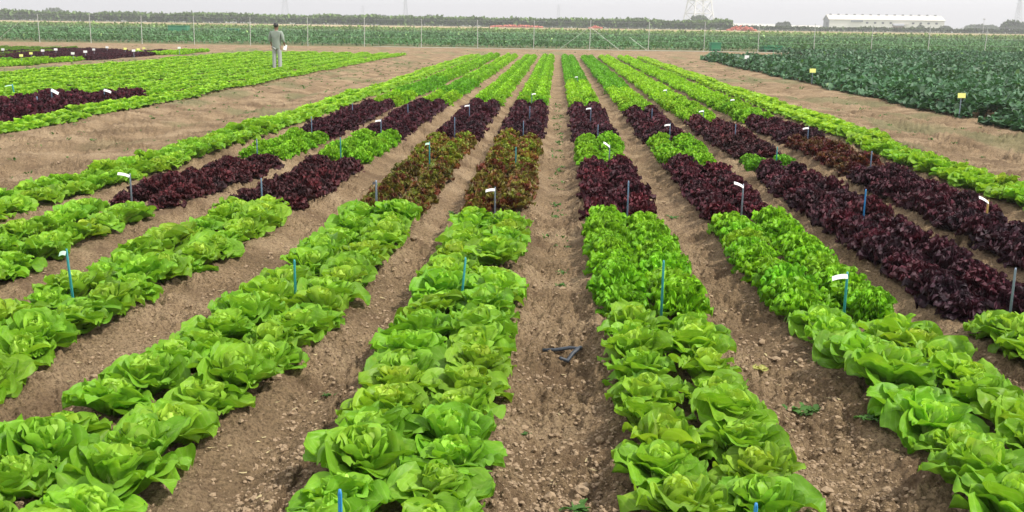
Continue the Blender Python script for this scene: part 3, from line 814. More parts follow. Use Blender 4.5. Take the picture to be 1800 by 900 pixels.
def far_field():
    N = 170000
    q = rng.uniform(0, 1, N)
    Y = 82.5 / (1 - q * (1 - 82.5 / 232))
    X = rng.uniform(-.62, .66, N) * Y
    hr = vnoise(X / 2.2, Y / 3.5, 61)
    rows = .5 + .5 * np.sin(Y / 1.7 * 2 * math.pi / 2)
    top = (.55 + .30 * (hr - .5)) * (0.6 + .4 * rows)
    Z = top * np.where(rng.random(N) < .4, rng.uniform(.15, 1, N), rng.uniform(.85, 1.1, N)) + soil_z(X, Y)
    R = rng.uniform(.06, .14, N) * (Y / 110)
    t = sm(150, 232, Y + 20 * (vnoise(X / 30, Y / 10, 62) - .5))
    ti = np.array([.88, 1.03, 1.0]) * (1 - t)[:, None] + np.array([1.7, 1.35, .7]) * t[:, None]
    ti = ti * (1 + .5 * (vnoise(X / 6, Y / 6, 63) - .5))[:, None]
    pale = rng.random(N) < .01; ti[pale] = (3.0, 2.4, 2.2)
    big_leaves('crop_beyond_fence', X, Y, Z, R, M_FAR, 'wide dusty green crop beyond the wire fence', 'crop field', ti, .6)
far_field()

def hedge(name, x0, x1, y, w, h0, h1, N, label, tint, r=(.25, .6), bumps=7, seed=70):
    X = rng.uniform(x0, x1, N)
    h = h0 + (h1 - h0) * (X - x0) / (x1 - x0)
    h = h * (.82 + .26 * vnoise(X / bumps, X * 0, seed) + .12 * vnoise(X / (bumps * .3), X * 0, seed + 1))
    a = rng.uniform(0, math.pi, N)
    Y = y - np.cos(a) * w * rng.uniform(.6, 1, N)
    # gaps between trunks low down
    zz_ = h * (np.sin(a) ** .6) * rng.uniform(.75, 1.03, N) 
    low = rng.random(N) < .45
    zz_ = np.where(low, h * rng.uniform(.12, .95, N), zz_)
    Y = np.where(low, y - w * rng.uniform(.4, 1, N), Y)
    R = rng.uniform(r[0], r[1], N)
    ti = np.array(tint) * (1 + .5 * (vnoise(X / 5, zz_ / 1.2, seed + 3) - .5))[:, None]
    return big_leaves(name, X, Y, zz_ + soil_z(X, Y), R, M_HEDGE, label, 'tree belt', ti, .7)
hedge('orchard_belt', -230, 57.5, 352, 3.5, 2.9, 2.75, 30000, 'long low belt of orchard trees across the plain beyond the crop', (1.75, 1.75, 1.7))
hedge('field_shrubs', 57, 260, 366, 3.0, 1.35, 1.3, 12000, 'thin dark strip of low shrubs in front of the white shed', (.95, .9, 1.0), (.2, .4), 9, 90)

# ------------------------------------------------------------------ single distant trees
def tree(x, y, w, h, label, kx=1.0):
    t = empty('tree', (x, y, gz(x, y)))
    tag(t, label, 'tree', 'single trees on the horizon')
    MB().tube([(0, 0, 0), (.1, 0, h * .3), (0, .1, h * .6)], [w * .05, w * .035, w * .015], 6).build('trunk', M_TRUNK, t)
    N = 900
    th = rng.uniform(0, 6.28, N); cz = rng.uniform(-.55, 1, N); rr = rng.uniform(.55, 1.0, N) ** .5
    lob = 1 + .22 * np.sin(th * 3 + w) * np.cos(cz * 4 + h)
    X = np.cos(th) * np.sqrt(1 - cz ** 2 * .98) * w / 2 * rr * lob; Yy = np.sin(th) * np.sqrt(1 - cz ** 2 * .98) * w / 2 * rr * lob
    Z = h * .55 + cz * h * .45 * rr
    R = rng.uniform(.03, .07, N) * w
    o = big_leaves('crown', X, Yy, Z, R, M_HEDGE, None, None, np.ones((N, 3)) * (.75 + .5 * vnoise(X / w * 5, Z / h * 5, 99))[:, None], .8)
    del o['kind']; o.parent = t
for (r_, Y, w, h, lab) in [(-.4885, 620, 12.5, 6.8, 'round dark tree standing above the belt near the left edge'),
                      (-.4385, 900, 16, 7.2, 'low wide grey tree clump right of the round dark tree at left'),
                      (-.4255, 900, 7, 6.2, 'tiny tree between two low clumps on the left horizon'),
                      (-.4015, 900, 11, 7.6, 'small dark tree on the horizon above the second fence post from left'),
                      (.1335, 505, 8.5, 6.4, 'dark round tree at the foot of the big lattice tower'),
                      (.2085, 520, 4.0, 3.9, 'small dark tree left of the white shed, the left of two'),
                      (.2145, 520, 4.8, 4.3, 'small dark tree left of the white shed, the right of two'),
                      (.3625, 470, 5.0, 2.9, 'low bush at the right end of the white shed'),
                      (.3395, 466, 3.4, 3.2, 'small tree in front of the white shed near its right end'),
                      (.4235, 470, 9.5, 5.4, 'dark tree cluster on the horizon near the right edge'),
                      (.4345, 480, 7, 4.8, 'small dark tree at the very right edge of the horizon'),
                      (.391, 600, 12, 4.0, 'left part of the low dark grove right of the white shed'),
                      (.400, 600, 13, 4.2, 'right part of the low dark grove right of the white shed'),
                      (-.203, 800, 7, 7.2, 'faint grey tree above the belt right of the walking man'),
                      (-.192, 800, 14, 6.6, 'faint wide grey tree clump above the belt'),
                      (-.173, 800, 20, 6.6, 'faint long grey tree clump beyond the belt, left of centre'),
                      (-.122, 800, 5, 8.2, 'faint pointed grey tree beyond the belt, left of centre'),
                      (.060, 480, 7, 3.8, 'small pale tree rising behind the belt right of centre'),
                      (.075, 480, 10, 4.2, 'wide pale tree rising behind the belt near the tower')]:
    tree(r_ * Y, Y, w, h, lab)

# ------------------------------------------------------------------ buildings
def shed(name, x, y, L, D, eave, ridge, a, wall, roof, label, cat='building', group=None, zbase=None, gable=None):
    """long axis along local x, front = local -y side"""
    t = empty(name, (x, y, gz(x, y)), a); tag(t, label, cat, group)
    V = []
    for X in (0, L):
        V += [(X, 0, 0), (X, D, 0), (X, D, eave), (X, D / 2, ridge - .08), (X, 0, eave)]
    mb = MB(); mb.add(V, [(0, 4, 9, 5), (1, 6, 7, 2), (0, 5, 6, 1)]); 
    mb.build('wall', wall, t)
    for q_ in ((0, 1, 2, 3, 4), (9, 8, 7, 6, 5)):
        g = MB(); g.add([V[i_] for i_ in q_], [(0, 1, 2, 3, 4)]); g.build('gable', gable or wall, t)
    o = .35
    R = MB()
    for s, y0 in ((1, 0), (-1, D)):
        yo = -o if s == 1 else D + o
        ze = eave - o * (ridge - eave) / (D / 2)
        P_ = [(-o, yo, ze), (L + o, yo, ze), (L + o, D / 2, ridge), (-o, D / 2, ridge)]
        P2 = [(p_[0], p_[1], p_[2] + .12) for p_ in P_]
        R.add(P_ + P2, [(0, 1, 2, 3), (4, 7, 6, 5), (0, 4, 5, 1), (3, 2, 6, 7), (0, 3, 7, 4), (1, 5, 6, 2)])
    rf = R.build('roof', roof, t)
    return t, rf
A_ = math.radians(-4)
bt, rf = shed('white_shed', 122.3, 480, 50, 15, 5.2, 7.3, A_, M_WHITEW, M_ROOF, 'long white shed with ridge vents on the right horizon', gable=M_GABLE)
for i in range(14):
    MB().box((1.6 + i * 3.55, 7.5, 7.55), (.9, 1.1, .55)).build('vent', M_GABLE, rf)
for i in range(8):
    xw = (16.5, 20, 23.4, 26.8, 36.5, 39.8, 43.2, 46.6)[i]
    f = MB().box((xw, -.03, 3.9), (1.0, .10, .75)).build('window', M_DARKW, bt)
    MB().box((xw, -.06, 3.48), (1.2, .16, .08)).build('sill', M_WHITEW, f)
MB().box((12, -.2, 4.6), (5.2, .4, .9)).build('louvre', M_GABLE, bt)
MB().box((31.5, -.5, 3.4), (6, 1.0, .12)).build('canopy', M_ROOF, bt)
d_ = MB().box((-.03, 5.5, 2.0), (.1, 4.4, 4.0)).build('door', M_DARKW, bt)
sh, _ = shed('small_brown_hut', 148.2, 470, 4.0, 3, 2.9, 3.6, A_, M_BROWN, M_GABLE, 'small brown hut standing against the front of the white shed')
for r0_, r1_, Y, h, lab, wm, rm in [(-.0095, .0320, 760, 5.6, 'long white warehouse with grey roof above the belt, right of centre', M_WHITEW, M_GABLE),
                          (.154, .205, 640, 3.6, 'low white glasshouse between the lattice tower and the white shed', M_WHITEW, M_ROOF),
                          (-.148, -.118, 800, 5.7, 'low cream shed beyond the belt, left of centre', M_ROOF, M_ROOF),
                          (-.072, -.048, 780, 6.0, 'low grey roofed shed beyond the belt just left of centre', M_GABLE, M_GABLE),
                          (-.455, -.30, 900, 6.0, 'long pale glasshouse on the left horizon beyond the belt', M_WHITEW, M_WHITEW),
                          (-.295, -.16, 860, 6.1, 'long pale glasshouse behind the man on the horizon', M_WHITEW, M_ROOF),
                          (-.115, -.015, 840, 6.0, 'long pale glasshouse left of the grey roofed warehouse', M_WHITEW, M_ROOF),
                          (.035, .115, 700, 5.0, 'long pale glasshouse just left of the lattice tower', M_WHITEW, M_ROOF),
                          (.20, .25, 620, 3.0, 'low white glasshouse touching the left end of the white shed', M_WHITEW, M_ROOF)]:
    shed('distant_shed', r0_ * Y, Y, (r1_ - r0_) * Y, 14, h * .62, h, 0, wm, rm, lab, 'building', 'pale sheds along the horizon')

# ------------------------------------------------------------------ pylons
def tower(name, x, y, b, H, rz, mat, label, thick=.14, arms=True, group='power line towers'):
    t = empty(name, (x, y, gz(x, y)), rz); tag(t, label, 'pylon', group)
    def hw(z): return b / 2 * (1 - .80 * (z / H) ** .85)
    legs = []
    for sx in (-1, 1):
        for sy in (-1, 1):
            MB().tube([(sx * hw(z), sy * hw(z), z) for z in (0, H * .25, H * .5, H)], thick, 4).build('leg', mat, t)
    br = MB(); zs = [0]; 
    while zs[-1] < H * .97: zs.append(zs[-1] + max(1.2, hw(zs[-1]) * 1.25))
    for z0, z1 in zip(zs[:-1], zs[1:]):
        z1 = min(z1, H)
        a0, a1 = hw(z0), hw(z1)
        for k in range(4):
            c0 = [(-1, -1), (1, -1), (1, 1), (-1, 1)][k]; c1 = [(-1, -1), (1, -1), (1, 1), (-1, 1)][(k + 1) % 4]
            br.tube([(c0[0] * a0, c0[1] * a0, z0), (c1[0] * a1, c1[1] * a1, z1)], thick * .55, 4, False)
            br.tube([(c1[0] * a0, c1[1] * a0, z0), (c0[0] * a1, c0[1] * a1, z1)], thick * .55, 4, False)
            br.tube([(c0[0] * a1, c0[1] * a1, z1), (c1[0] * a1, c1[1] * a1, z1)], thick * .5, 4, False)
    br.build('bracing', mat, t)
    if arms:
        for z in (.68, .80, .92):
            w_ = b * .62 * (1.25 - z * .4)
            m_ = MB()
            for s in (-1, 1):
                m_.tube([(0, -hw(z * H), z * H), (s * w_, 0, z * H + .5)], thick * .6, 4, False)
                m_.tube([(0, hw(z * H), z * H), (s * w_, 0, z * H + .5)], thick * .6, 4, False)
                m_.tube([(0, 0, z * H + H * .04), (s * w_, 0, z * H + .5)], thick * .6, 4, False)
            m_.build('crossarm', mat, t)
tower('lattice_tower', .1325 * 520, 520, 12.2, 41, math.radians(20), M_TOWER, 'big pale lattice tower rising out of the picture right of centre', .34)
tower('lattice_tower', -.262 * 1500, 1500, 13, 42, .5, M_PYLON, 'faint grey pylon above the man on the horizon', .3)
tower('lattice_tower', -.1458 * 1350, 1350, 7, 40, .3, M_PYLON, 'faint thin grey pylon left of centre on the horizon', .3)
tower('lattice_tower', .0, 1900, 9, 40, .3, M_PYLON, 'very faint pylon near the middle of the horizon', .2)
tower('lattice_tower', .4285 * 1250, 1250, 9, 42, .2, M_PYLON, 'faint grey pylon at the right edge beside the dark trees', .3)
tower('lattice_tower', -.187 * 2000, 2000, 10, 36, .3, M_PYLON, 'very faint pylon right of the man on the horizon', .2)
pl = empty('lamp_pole', (.3975 * 300, 300, gz(119, 300))); tag(pl, 'thin lamp pole standing right of the white shed', 'pole')
MB().tube([(0, 0, 0), (0, 0, 3.9)], .06, 6).build('pole', M_PYLON, pl); MB().box((0, 0, 4.05), (.5, .3, .35)).build('lamp_head', M_PYLON, pl)

# ------------------------------------------------------------------ crate heaps
def crate_heap(x, y, w, h, label):
    t = empty('crate_heap', (x, y, gz(x, y))); tag(t, label, 'crates', 'orange crate heaps')
    m_ = MB()
    n = int(w * 9)
    for k in range(n):
        u_ = rng.uniform(-1, 1); lim = h * (1 - abs(u_) ** 1.6) + .15
        m_.box((u_ * w / 2, rng.uniform(-.8, .8), rng.uniform(0.1, lim)), (.62, .42, .32), rng.uniform(0, 3), rng.normal(0, .25), rng.normal(0, .25))
    m_.build('crates', M_ORANGE, t)
crate_heap(-.040 * 322, 322, 16, .45, 'long low line of orange crates on the pale track just left of centre')
crate_heap(.0355 * 318, 318, 3.8, .5, 'small bit of orange crates behind the braced fence post')
crate_heap(.1735 * 300, 300, 8.0, 1.3, 'red-orange crate heap on the pale track right of the lattice tower')

# green bins beyond the fence
def bin_(x, y, w, h, label):
    t = empty('field_bin', (x, y, gz(x, y)), .15); tag(t, label, 'bin', 'green field bins')
    m_ = MB()
    th = .05
    m_.box((0, 0, .12 + th / 2), (w, w * .8, th))
    for s in (-1, 1):
        m_.box((0, s * (w * .4 - th / 2), h / 2 + .12), (w, th, h - .01)); m_.box((s * (w / 2 - th / 2), 0, h / 2 + .12), (th, w * .8 - 2 * th - .004, h - .02))
    m_.build('box', M_GREENB, t)
    r_ = MB(); r_.box((0, -w * .4, h + .10), (w + .08, .07, .08)); r_.box((0, w * .4, h + .10), (w + .08, .07, .08)); r_.build('rim', M_GREENB, t)
    f_ = MB()
    for s in (-1, 0, 1): f_.box((s * w * .4, 0, .055), (.12, w * .8, .11))
    f_.build('foot', M_GREENB, t)
bin_(-.3665 * 135, 135, 2.4, 1.1, 'dark green field bin in the crop at upper left')
bin_(-.3135 * 150, 150, 1.6, .7, 'smaller dark green bin right of the first, upper left')
bin_(.1494 * 82, 82.0, .75, .55, 'dark green bin at the foot of the fence right of centre')
bin_(.202 * 84, 84, 1.6, .35, 'wide green bin behind the fence where the squash field starts')

# ------------------------------------------------------------------ fence
fence = empty('wire_fence', (0, 79.5, 0)); tag(fence, 'wire fence on thin grey posts crossing the far edge of the field', 'fence')
FR = [-.611, -.558, -.505, -.454, -.4036, -.352, -.297, -.241, -.186, -.131, -.0766, -.023, .0304, .0862, .1389, .1899, .2424, .2957, .3486, .401, .454, .507, .56, .613]
pos = []
for i, r_ in enumerate(FR):
    x = r_ * 79.5; z = gz(x, 79.5)
    hgt = 2.15 + rng.uniform(-.08, .1)
    MB().tube([(x, 0, z - .1), (x + rng.normal(0, .03), rng.normal(0, .02), z + hgt)], .024, 8).build('post', M_GALV, fence)
    pos.append((x, z))
for xi in (0.0304 * 79.5, -.520 * 79.5):
    for s in (-1, 1):
        if xi < 0 and s == 1: continue
        MB().tube([(xi, 0, 1.75), (xi + s * 2.35, 0, .0)], .013, 6).build('brace', M_GALV, fence)
MB().tube([(.1389 * 79.5 - 5.6, 0, 1.0), (.1389 * 79.5 - 4.2, 0, 0)], .013, 6).build('brace', M_GALV, fence)
wr = MB()
for h in (.25, .75, 1.25, 1.75, 2.1):
    for (x0, z0), (x1, z1) in zip(pos[:-1], pos[1:]):
        wr.tube([(x0, 0, z0 + h), ((x0 + x1) / 2, 0, (z0 + z1) / 2 + h - .02), (x1, 0, z1 + h)], .0035, 4, False)
wr.build('wires', M_WIRE, fence)
hose = MB()
pts = [(x, 78.9 + .25 * math.sin(x * .7) + .1 * math.sin(x * 2.3), gz(x, 78.9) + .06) for x in np.arange(-14, 20, .8)]
hose.tube(pts, .022, 6)
tag(hose.build('irrigation_hose', M_PALEPIPE, smooth=True), 'pale dusty hose lying along the foot of the fence', 'hose')

# ------------------------------------------------------------------ markers in the beds
def marker(x, y, ztop, stake_mat, label, tagm=None, side=-1, lean=(0, 0), r=.0042, tag_len=.085, tilt=.15, group='plant markers', flag=(.024, .002), th=0):
    x = x * float(spread(x, y))
    z = gz(x, y)
    t = empty('plant_marker', (x, y, z)); tag(t, label, 'plant marker', group)
    m_ = MB()
    L = (ztop - z) * .90
    # a folded strip: two legs side by side that meet at the top
    dx = .0042
    m_.tube([(-dx - lean[0], -lean[1], -.08), (-dx * .6, 0, L * .96), (0, 0, L)], r, 6)
    m_.tube([(dx - lean[0], -lean[1], -.08), (dx * .6, 0, L * .96), (0, 0, L)], r, 6)
    m_.build('stake', stake_mat, t, True)
    if tagm is not None:
        q = MB(); c, s_ = math.cos(tilt), math.sin(tilt)
        # slightly curled strip
        nseg = 6; V = []; F = []
        for k in range(nseg + 1):
            u_ = k / nseg; xx = side * (u_ * tag_len) ; zz1 = -.006 * (u_ - .5) ** 2 * 4
            for w_ in (-flag[0] / 2, flag[0] / 2):
                for t_ in (0, flag[1]):
                    V.append((xx * c - 0 , -.012 + w_ * .6, L - .02 + side * xx * s_ * side + w_ * .85 + t_ + zz1))
        for k in range(nseg):
            a0 = k * 4; b0 = a0 + 4
            F += [(a0, b0, b0 + 2, a0 + 2), (a0 + 1, a0 + 3, b0 + 3, b0 + 1), (a0, a0 + 1, b0 + 1, b0), (a0 + 2, b0 + 2, b0 + 3, a0 + 3)]
        F += [(0, 2, 3, 1), (nseg * 4, nseg * 4 + 1, nseg * 4 + 3, nseg * 4 + 2)]
        q.add(V, F); q.build('tag', tagm, t)
BL, BG, TE, ST = M_BLUE, M_BLUEG, M_TEAL, M_STEEL
X_ = BED
for a in [
    (X_['D'] - .05, 2.80, .385, BL, 'bright blue stake at the bottom edge in the bed left of centre', None),
    (X_['D'], 6.05, .36, TE, 'leaning teal stake between butterheads in the first bed left of centre', None, -1, (.03, .06)),
    (X_['D'], 9.05, .33, ST, 'grey stake with a level white tag at the front of the first left bronze block', M_TAG, -1),
    (X_['D'] + .06, 12.2, .33, TE, 'teal stake between the two bronze blocks of the first bed left of centre', None),
    (X_['D'] + .05, 15.2, .38, BG, 'blue stake at the near end of the far red block, first bed left', None),
    (X_['D'] + .07, 18.0, .38, BG, 'blue stake standing inside the far red block, first bed left', None),
    (X_['D'], 22.2, .34, BG, 'stake with a white tag where red meets green, first bed left', M_TAG, 1),
    (X_['E'] + .02, 3.0, .28, BL, 'bright blue stake at the bottom edge in the bed right of centre', None),
    (X_['E'] + .04, 5.80, .435, TE, 'teal stake between curly and butterhead lettuces, first bed right', None),
    (X_['E'] + .05, 8.97, .43, BG, 'bluish stake between the near red and curly blocks, first bed right', None),
    (X_['E'] + .05, 12.3, .37, ST, 'grey stake with a tilted white tag behind the near red block, first bed right', M_TAG, -1, (0, 0), .0048, .09, -.6),
    (X_['E'] + .02, 15.15, .34, BG, 'blue stake at the near end of the far red block, first bed right', None),
    (X_['E'], 17.9, .40, BG, 'blue stake with a small tag inside the far red block, first bed right', M_TAG, -1),
    (X_['E'] + .02, 31.2, .30, BG, 'small white tag in the far green stretch of the first bed right', M_TAG, -1),
    (X_['c'], 5.85, .37, TE, 'teal stake in the butterheads of the second bed left of centre', None),
    (X_['c'] - .08, 8.95, .39, ST, 'blue grey stake with a black tag before the second left bronze block', M_TAGB, -1, (.0, 0), .007, .03),
    (X_['c'], 12.15, .38, TE, 'teal stake with a pale green tag amid bronze, second bed left', M_TAGG, -1, (0, 0), .0048, .05),
    (X_['c'], 15.2, .42, BG, 'tall blue stake at the near end of the far red block, second bed left', None),
    (X_['c'], 17.8, .42, BG, 'blue stake with a white tag inside the far red block, second bed left', M_TAG, -1),
    (X_['B'], 5.65, .46, TE, 'leaning teal stake with a pale green tag at left', M_TAGG, -1, (-.05, .05), .005, .04),
    (X_['B'], 9.12, .36, BG, 'bluish stake before the near red block, third bed left', None),
    (X_['B'], 12.3, .40, TE, 'teal stake before the near curly block, third bed left', None),
    (X_['B'], 15.2, .37, BG, 'stake with a white tag before the far red block, third bed left', M_TAG, -1),
    (X_['B'], 18.0, .38, BG, 'blue stake inside the far red block, third bed left', None),
    (X_['A'], 9.02, .40, ST, 'grey stake with a big white tag before the near red block, fourth bed left', M_TAG, -1, (0, 0), .0048, .11, -.2),
    (X_['A'], 12.3, .36, BG, 'stake before the near curly block, fourth bed left', None),
    (X_['A'], 15.1, .40, BG, 'blue stake before the far red block, fourth bed left', None),
    (X_['A'], 18.2, .36, BG, 'blue stake inside the far red block, fourth bed left', None),
    (X_['F'], 5.88, .37, TE, 'dark teal stake with a broad white tag between curly and butterhead, second bed right', M_TAG, -1, (0, 0), .0048, .09, .18, 'plant markers', (.026, .002)),
    (X_['F'] - .02, 8.98, .42, ST, 'grey stake with a slanting white tag before the near red block, second bed right', M_TAG, -1, (0, 0), .0048, .09, -.4),
    (X_['F'] + .02, 15.3, .37, BG, 'blue stake with a white tag before the far red block, second bed right', M_TAG, -1),
    (X_['F'] + .05, 18.6, .33, BG, 'blue stake inside the far red block, second bed right', None),
    (X_['G'], 5.92, .41, ST, 'steel blue stake beside the butterheads at the right edge', None),
    (X_['G'], 8.83, .42, BL, 'blue stake standing in the near red block, third bed right', None),
    (X_['G'], 12.4, .37, TE, 'teal stake in the small curly clump, third bed right', None),
    (X_['G'], 15.35, .37, BG, 'blue stake inside the far red block, third bed right', None),
    (X_['G'], 18.75, .31, BG, 'white tag where red meets green, third bed right', M_TAG, -1),
    (X_['G'] - .03, 24.9, .32, BG, 'small white tag in the green stretch, third bed right', M_TAG, -1),
    (X_['H'] + .03, 9.0, .31, M_YELW, 'yellow cane with a slanting white tag at the right', M_TAG, -1, (0, 0), .006, .10, -.5),
    (X_['H'], 12.2, .36, BG, 'blue stake behind the near red block, fourth bed right', None),
    (X_['H'] + .02, 15.4, .34, BG, 'stake with a white tag amid dark leaves, fourth bed right', M_TAG, -1),
    (X_['H'], 22.3, .27, BG, 'small white tag low in the green stretch, fourth bed right', M_TAG, 1),
]: marker(*a)
marker(-11.86, 22.1, .36, TE, 'teal stake with a pale green tag behind the left dark red patch', M_TAGG, -1, (-.05, 0), .012, .16)
marker(-9.9, 19.3, .30, BG, 'blue stake in the left dark red patch', None, -1, (0, 0), .012)
marker(-10.4, 20.9, .36, BG, 'stake with a bright white tag in the left dark red patch', M_TAG, 1, (0, 0), .010, .22, -.5, 'plant markers', (.06, .003))
marker(-9.65, 21.7, .32, BG, 'white tag at the back edge of the left dark red patch', M_TAG, 1, (0, 0), .010, .16, -.3, 'plant markers', (.05, .003))

def card(x, y, z, w, h, mat, label, group, rz=0):
    g0 = gz(x, y)
    t = empty('field_sign', (x, y, g0), rz); tag(t, label, 'sign', group)
    MB().tube([(0, .012, 0), (0, .012, z - g0)], .012, 6).build('stake', M_STEEL, t)
    MB().box((0, -.006, z - g0), (w, .008, h), rx=-.12).build('panel', mat, t)
BL_ = [(-25.94, 47.8, 'leftmost'), (-23.62, 46.96, 'second from left'), (-24.04, 49.07, 'third from left'), (-20.63, 43.6, 'nearest, on the light green row'), (-21.29, 46.22, 'on a thin stake, in the red rows'),
       (-22.61, 50.02, 'behind the thin staked one'), (-23.97, 54.64, 'far back in the dark red rows'), (-20.26, 49.11, 'low in front of the light green patch'), (-20.45, 55.67, 'rightmost, on the light green end')]
for x, y, lb in BL_:
    card(x, y, .33, .16, .10, M_TAG, f'small white card in the back left beds, {lb}', 'white cards at the back left', U_(-.2, .2))
for x, y, lb in [(-22.27, 52.92, 'at the right end of the dark red rows'), (-21.3, 52.21, 'just right of the back dark red rows'), (-22.4, 43.5, 'on the light green row at the far left'), (-21.31, 40.6, 'front of the light green row at the far left'), (-21.96, 54.59, 'beside the farthest dark red strip')]:
    card(x, y, .31, .15, .10, M_TAGY, f'pale yellow card {lb}', 'yellow cards in the fields', U_(-.2, .2))
card(8.30, 21.6, .44, .16, .10, M_TAGY, 'yellow card sign at the near edge of the squash field', 'yellow cards in the fields', .05)
card(8.35, 34.4, .42, .20, .13, M_TAGY, 'yellow card sign halfway along the squash field edge', 'yellow cards in the fields', .05)
card(8.6, 47.8, .48, .20, .16, M_TAG, 'white card sign at the far end of the squash field edge', 'white cards', .05)

# ------------------------------------------------------------------ bent black pipe on the centre path
z0 = gz(.05, 5.3) 
bp_ = MB()
pz = lambda x, y: gz(x, y) + .03
bp_.tube([(-.045, 5.335, pz(-.045, 5.335)), (.03, 5.332, pz(.03, 5.33)), (.10, 5.325, pz(.1, 5.325)), (.145, 5.318, pz(.145, 5.318) + .004), (.160, 5.298, pz(.16, 5.298) + .008), (.148, 5.275, pz(.148, 5.275) + .004),
          (.12, 5.245, pz(.12, 5.245)), (.09, 5.21, pz(.09, 5.21)), (.05, 5.165, pz(.05, 5.165) - .004)], [.009, .010, .010, .011, .012, .011, .011, .011, .009], 10)
tag(bp_.build('bent_pipe', M_BLACK, smooth=True), 'bent piece of black drip pipe lying on the centre path', 'pipe')

# ------------------------------------------------------------------ the man
def skin(name, pts, edges, radii, mat, parent, root=0, sub=2):
    me = bpy.data.meshes.new(name); me.from_pydata(pts, edges, []); me.update()
    o = link(name, me, parent)
    md = o.modifiers.new('skin', 'SKIN')
    md.use_smooth_shade = True
    sv = me.skin_vertices[0].data if me.skin_vertices else None
    if sv is None:
        bpy.context.view_layer.objects.active = o
        sv = me.skin_vertices[0].data
    for i, r in enumerate(radii):
        sv[i].radius = r if isinstance(r, tuple) else (r, r)
        sv[i].use_root = (i == root)
    s = o.modifiers.new('sub', 'SUBSURF'); s.levels = sub; s.render_levels = sub
    me.materials.append(mat)
    return o
man = empty('person', (-10.56, 38.9, gz(-10.56, 38.9)), math.radians(-8))
tag(man, 'man seen from behind in a grey-green shirt and light grey trousers among the lettuces', 'person')
pts, edg, rad_ = [], [], []
def V_(p, r, par=None):
    pts.append(p); rad_.append(r)
    if par is not None: edg.append((par, len(pts) - 1))
    return len(pts) - 1
pel = V_((0, 0, .96), (.15, .105))
wa = V_((0, 0, 1.12), (.14, .10), pel); ch = V_((0, -.01, 1.32), (.17, .11), wa); nk0 = V_((0, 0, 1.455), (.085, .075), ch)
nk = V_((0, .01, 1.52), .055, nk0); hd0 = V_((0, .02, 1.585), (.068, .078), nk); hd1 = V_((0, .015, 1.665), (.078, .094), hd0); hd2 = V_((0, .01, 1.725), (.055, .065), hd1)
nose = V_((0, .125, 1.63), .011, hd0)
hands = []
for s in (-1, 1):
    ear = V_((s * .082, .0, 1.63), .014, hd0)
    sh_ = V_((s * .185, 0, 1.425), .062, ch)
    el = V_((s * .268, -.03 if s > 0 else 0.0, 1.155), .045, sh_)
    wr_ = V_((s * (.265 if s > 0 else .27), .13 if s > 0 else .12, .965 if s > 0 else .99), .028, el)
    pm = V_((s * .25, .17 if s > 0 else .17, .915 if s > 0 else .93), (.036, .018), wr_)
    for k, (dx, l_) in enumerate(((-.028, .072), (-.010, .085), (.009, .08), (.027, .062))):
        a1 = V_((s * .25 + dx, .185, .885 if s > 0 else .895), .0095, pm)
        a2 = V_((s * .25 + dx * 1.1, .195, .885 - l_ * .55), .0088, a1)
        a3 = V_((s * .25 + dx * 1.1, .178, .885 - l_), .0075, a2)
    th1 = V_((s * .25 - s * .045, .20, .905), .0105, pm); th2 = V_((s * .25 - s * .055, .215, .87), .009, th1)
    hip = V_((s * .095, 0, .88), .098, pel)
    kn = V_((s * .105, .012 * s, .49), .058, hip)
    an = V_((s * .11, -.02, .09), .038, kn)
    ft = V_((s * .12, .11, .035), (.04, .03), an)
skin('body', pts, edg, rad_, M_SKIN, man)
# eyes, brows, mouth, hair
fc = MB()
for s in (-1, 1): fc.box((s * .032, .106, 1.655), (.026, .012, .010)); 
fc.build('eyes', M_HAIR, man)
MB().box((0, .103, 1.585), (.045, .010, .008)).build('mouth', M_BROWN, man)
Vh, Fh = ico(3)
Vh = Vh[:, :] * np.array([.090, .108, .098]) * (1 + .03 * np.sin(Vh[:, :1] * 19) * np.sin(Vh[:, 2:] * 17)) + np.array([0, -.006, 1.672])
keep = [f for f in Fh if not ((Vh[f].mean(0)[1] > .04 and Vh[f].mean(0)[2] < 1.70) or Vh[f].mean(0)[2] < 1.60)]
link('hair', make_mesh('hair', Vh, np.array(keep), M_HAIR), man)
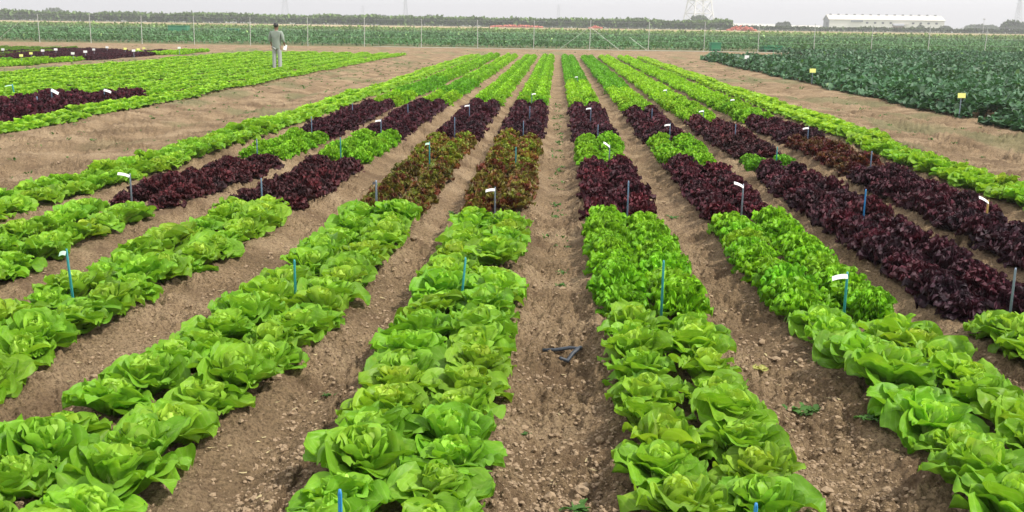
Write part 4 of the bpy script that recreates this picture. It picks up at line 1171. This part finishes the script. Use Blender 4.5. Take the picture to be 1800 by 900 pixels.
# shirt
pts, edg, rad_ = [], [], []
h0_ = V_((0, 0, .80), (.195, .145)); h1_ = V_((0, 0, .98), (.185, .135), h0_); h2_ = V_((0, 0, 1.15), (.175, .125), h1_); h3_ = V_((0, -.01, 1.33), (.20, .135), h2_); h4_ = V_((0, 0, 1.45), (.105, .09), h3_); V_((0, .005, 1.495), (.072, .072), h4_)
for s in (-1, 1):
    a = V_((s * .19, 0, 1.41), .082, h3_); b_ = V_((s * .25, -.015, 1.27), .070, a); c_ = V_((s * .270, -.03 if s > 0 else 0, 1.15), .062, b_)
    d2 = V_((s * .275, .05, 1.06), .054, c_)
skin('shirt', pts, edg, rad_, M_SHIRT, man, 1)
# trousers
pts, edg, rad_ = [], [], []
p0 = V_((0, 0, .95), (.135, .100))
for s in (-1, 1):
    a = V_((s * .088, 0, .83), .096, p0); b_ = V_((s * .105, .012 * s, .50), .082, a); c_ = V_((s * .112, -.01, .22), .074, b_); d2 = V_((s * .114, -.015, .06), .070, c_)
skin('trousers', pts, edg, rad_, M_TROUS, man)
for s in (-1, 1):
    pts, edg, rad_ = [], [], []
    a = V_((s * .115, -.06, .045), (.042, .045)); b_ = V_((s * .12, .05, .045), (.048, .042), a); V_((s * .125, .16, .03), (.044, .026), b_)
    skin('shoe', pts, edg, rad_, M_SHOE, man)
nb = MB(); nb.box((0, 0, 0), (.15, .008, .20), rz=.9, ry=.25); nb_o = nb.build('note_paper', M_TAG, None)
c8, s8 = math.cos(math.radians(-8)), math.sin(math.radians(-8))
lx, ly = .27, .155
man.scale = (1.0, 1.0, 1.01)
nb_o.location = (-10.56 + lx * c8 - ly * s8, 38.9 + lx * s8 + ly * c8, gz(-10.56, 38.9) + .88)
tag(nb_o, "folded white paper held in the man's right hand at his hip", 'paper')

# ------------------------------------------------------------------ haze
hb = MB(); hb.box((0, 1240, 21), (3100, 2700, 48))
m = bpy.data.materials.new('thin haze'); m.use_nodes = True
n = m.node_tree.nodes; l = m.node_tree.links; n.remove(n['Principled BSDF'])
pv = n.new('ShaderNodeVolumePrincipled'); pv.inputs['Color'].default_value = (0.93, 0.94, 0.97, 1)
pv.inputs['Density'].default_value = 0.00075; pv.inputs['Anisotropy'].default_value = 0.2
l.new(pv.outputs[0], n['Material Output'].inputs['Volume'])
tag(hb.build('haze', m), 'thin pale haze over the plain', 'haze', kind='stuff')
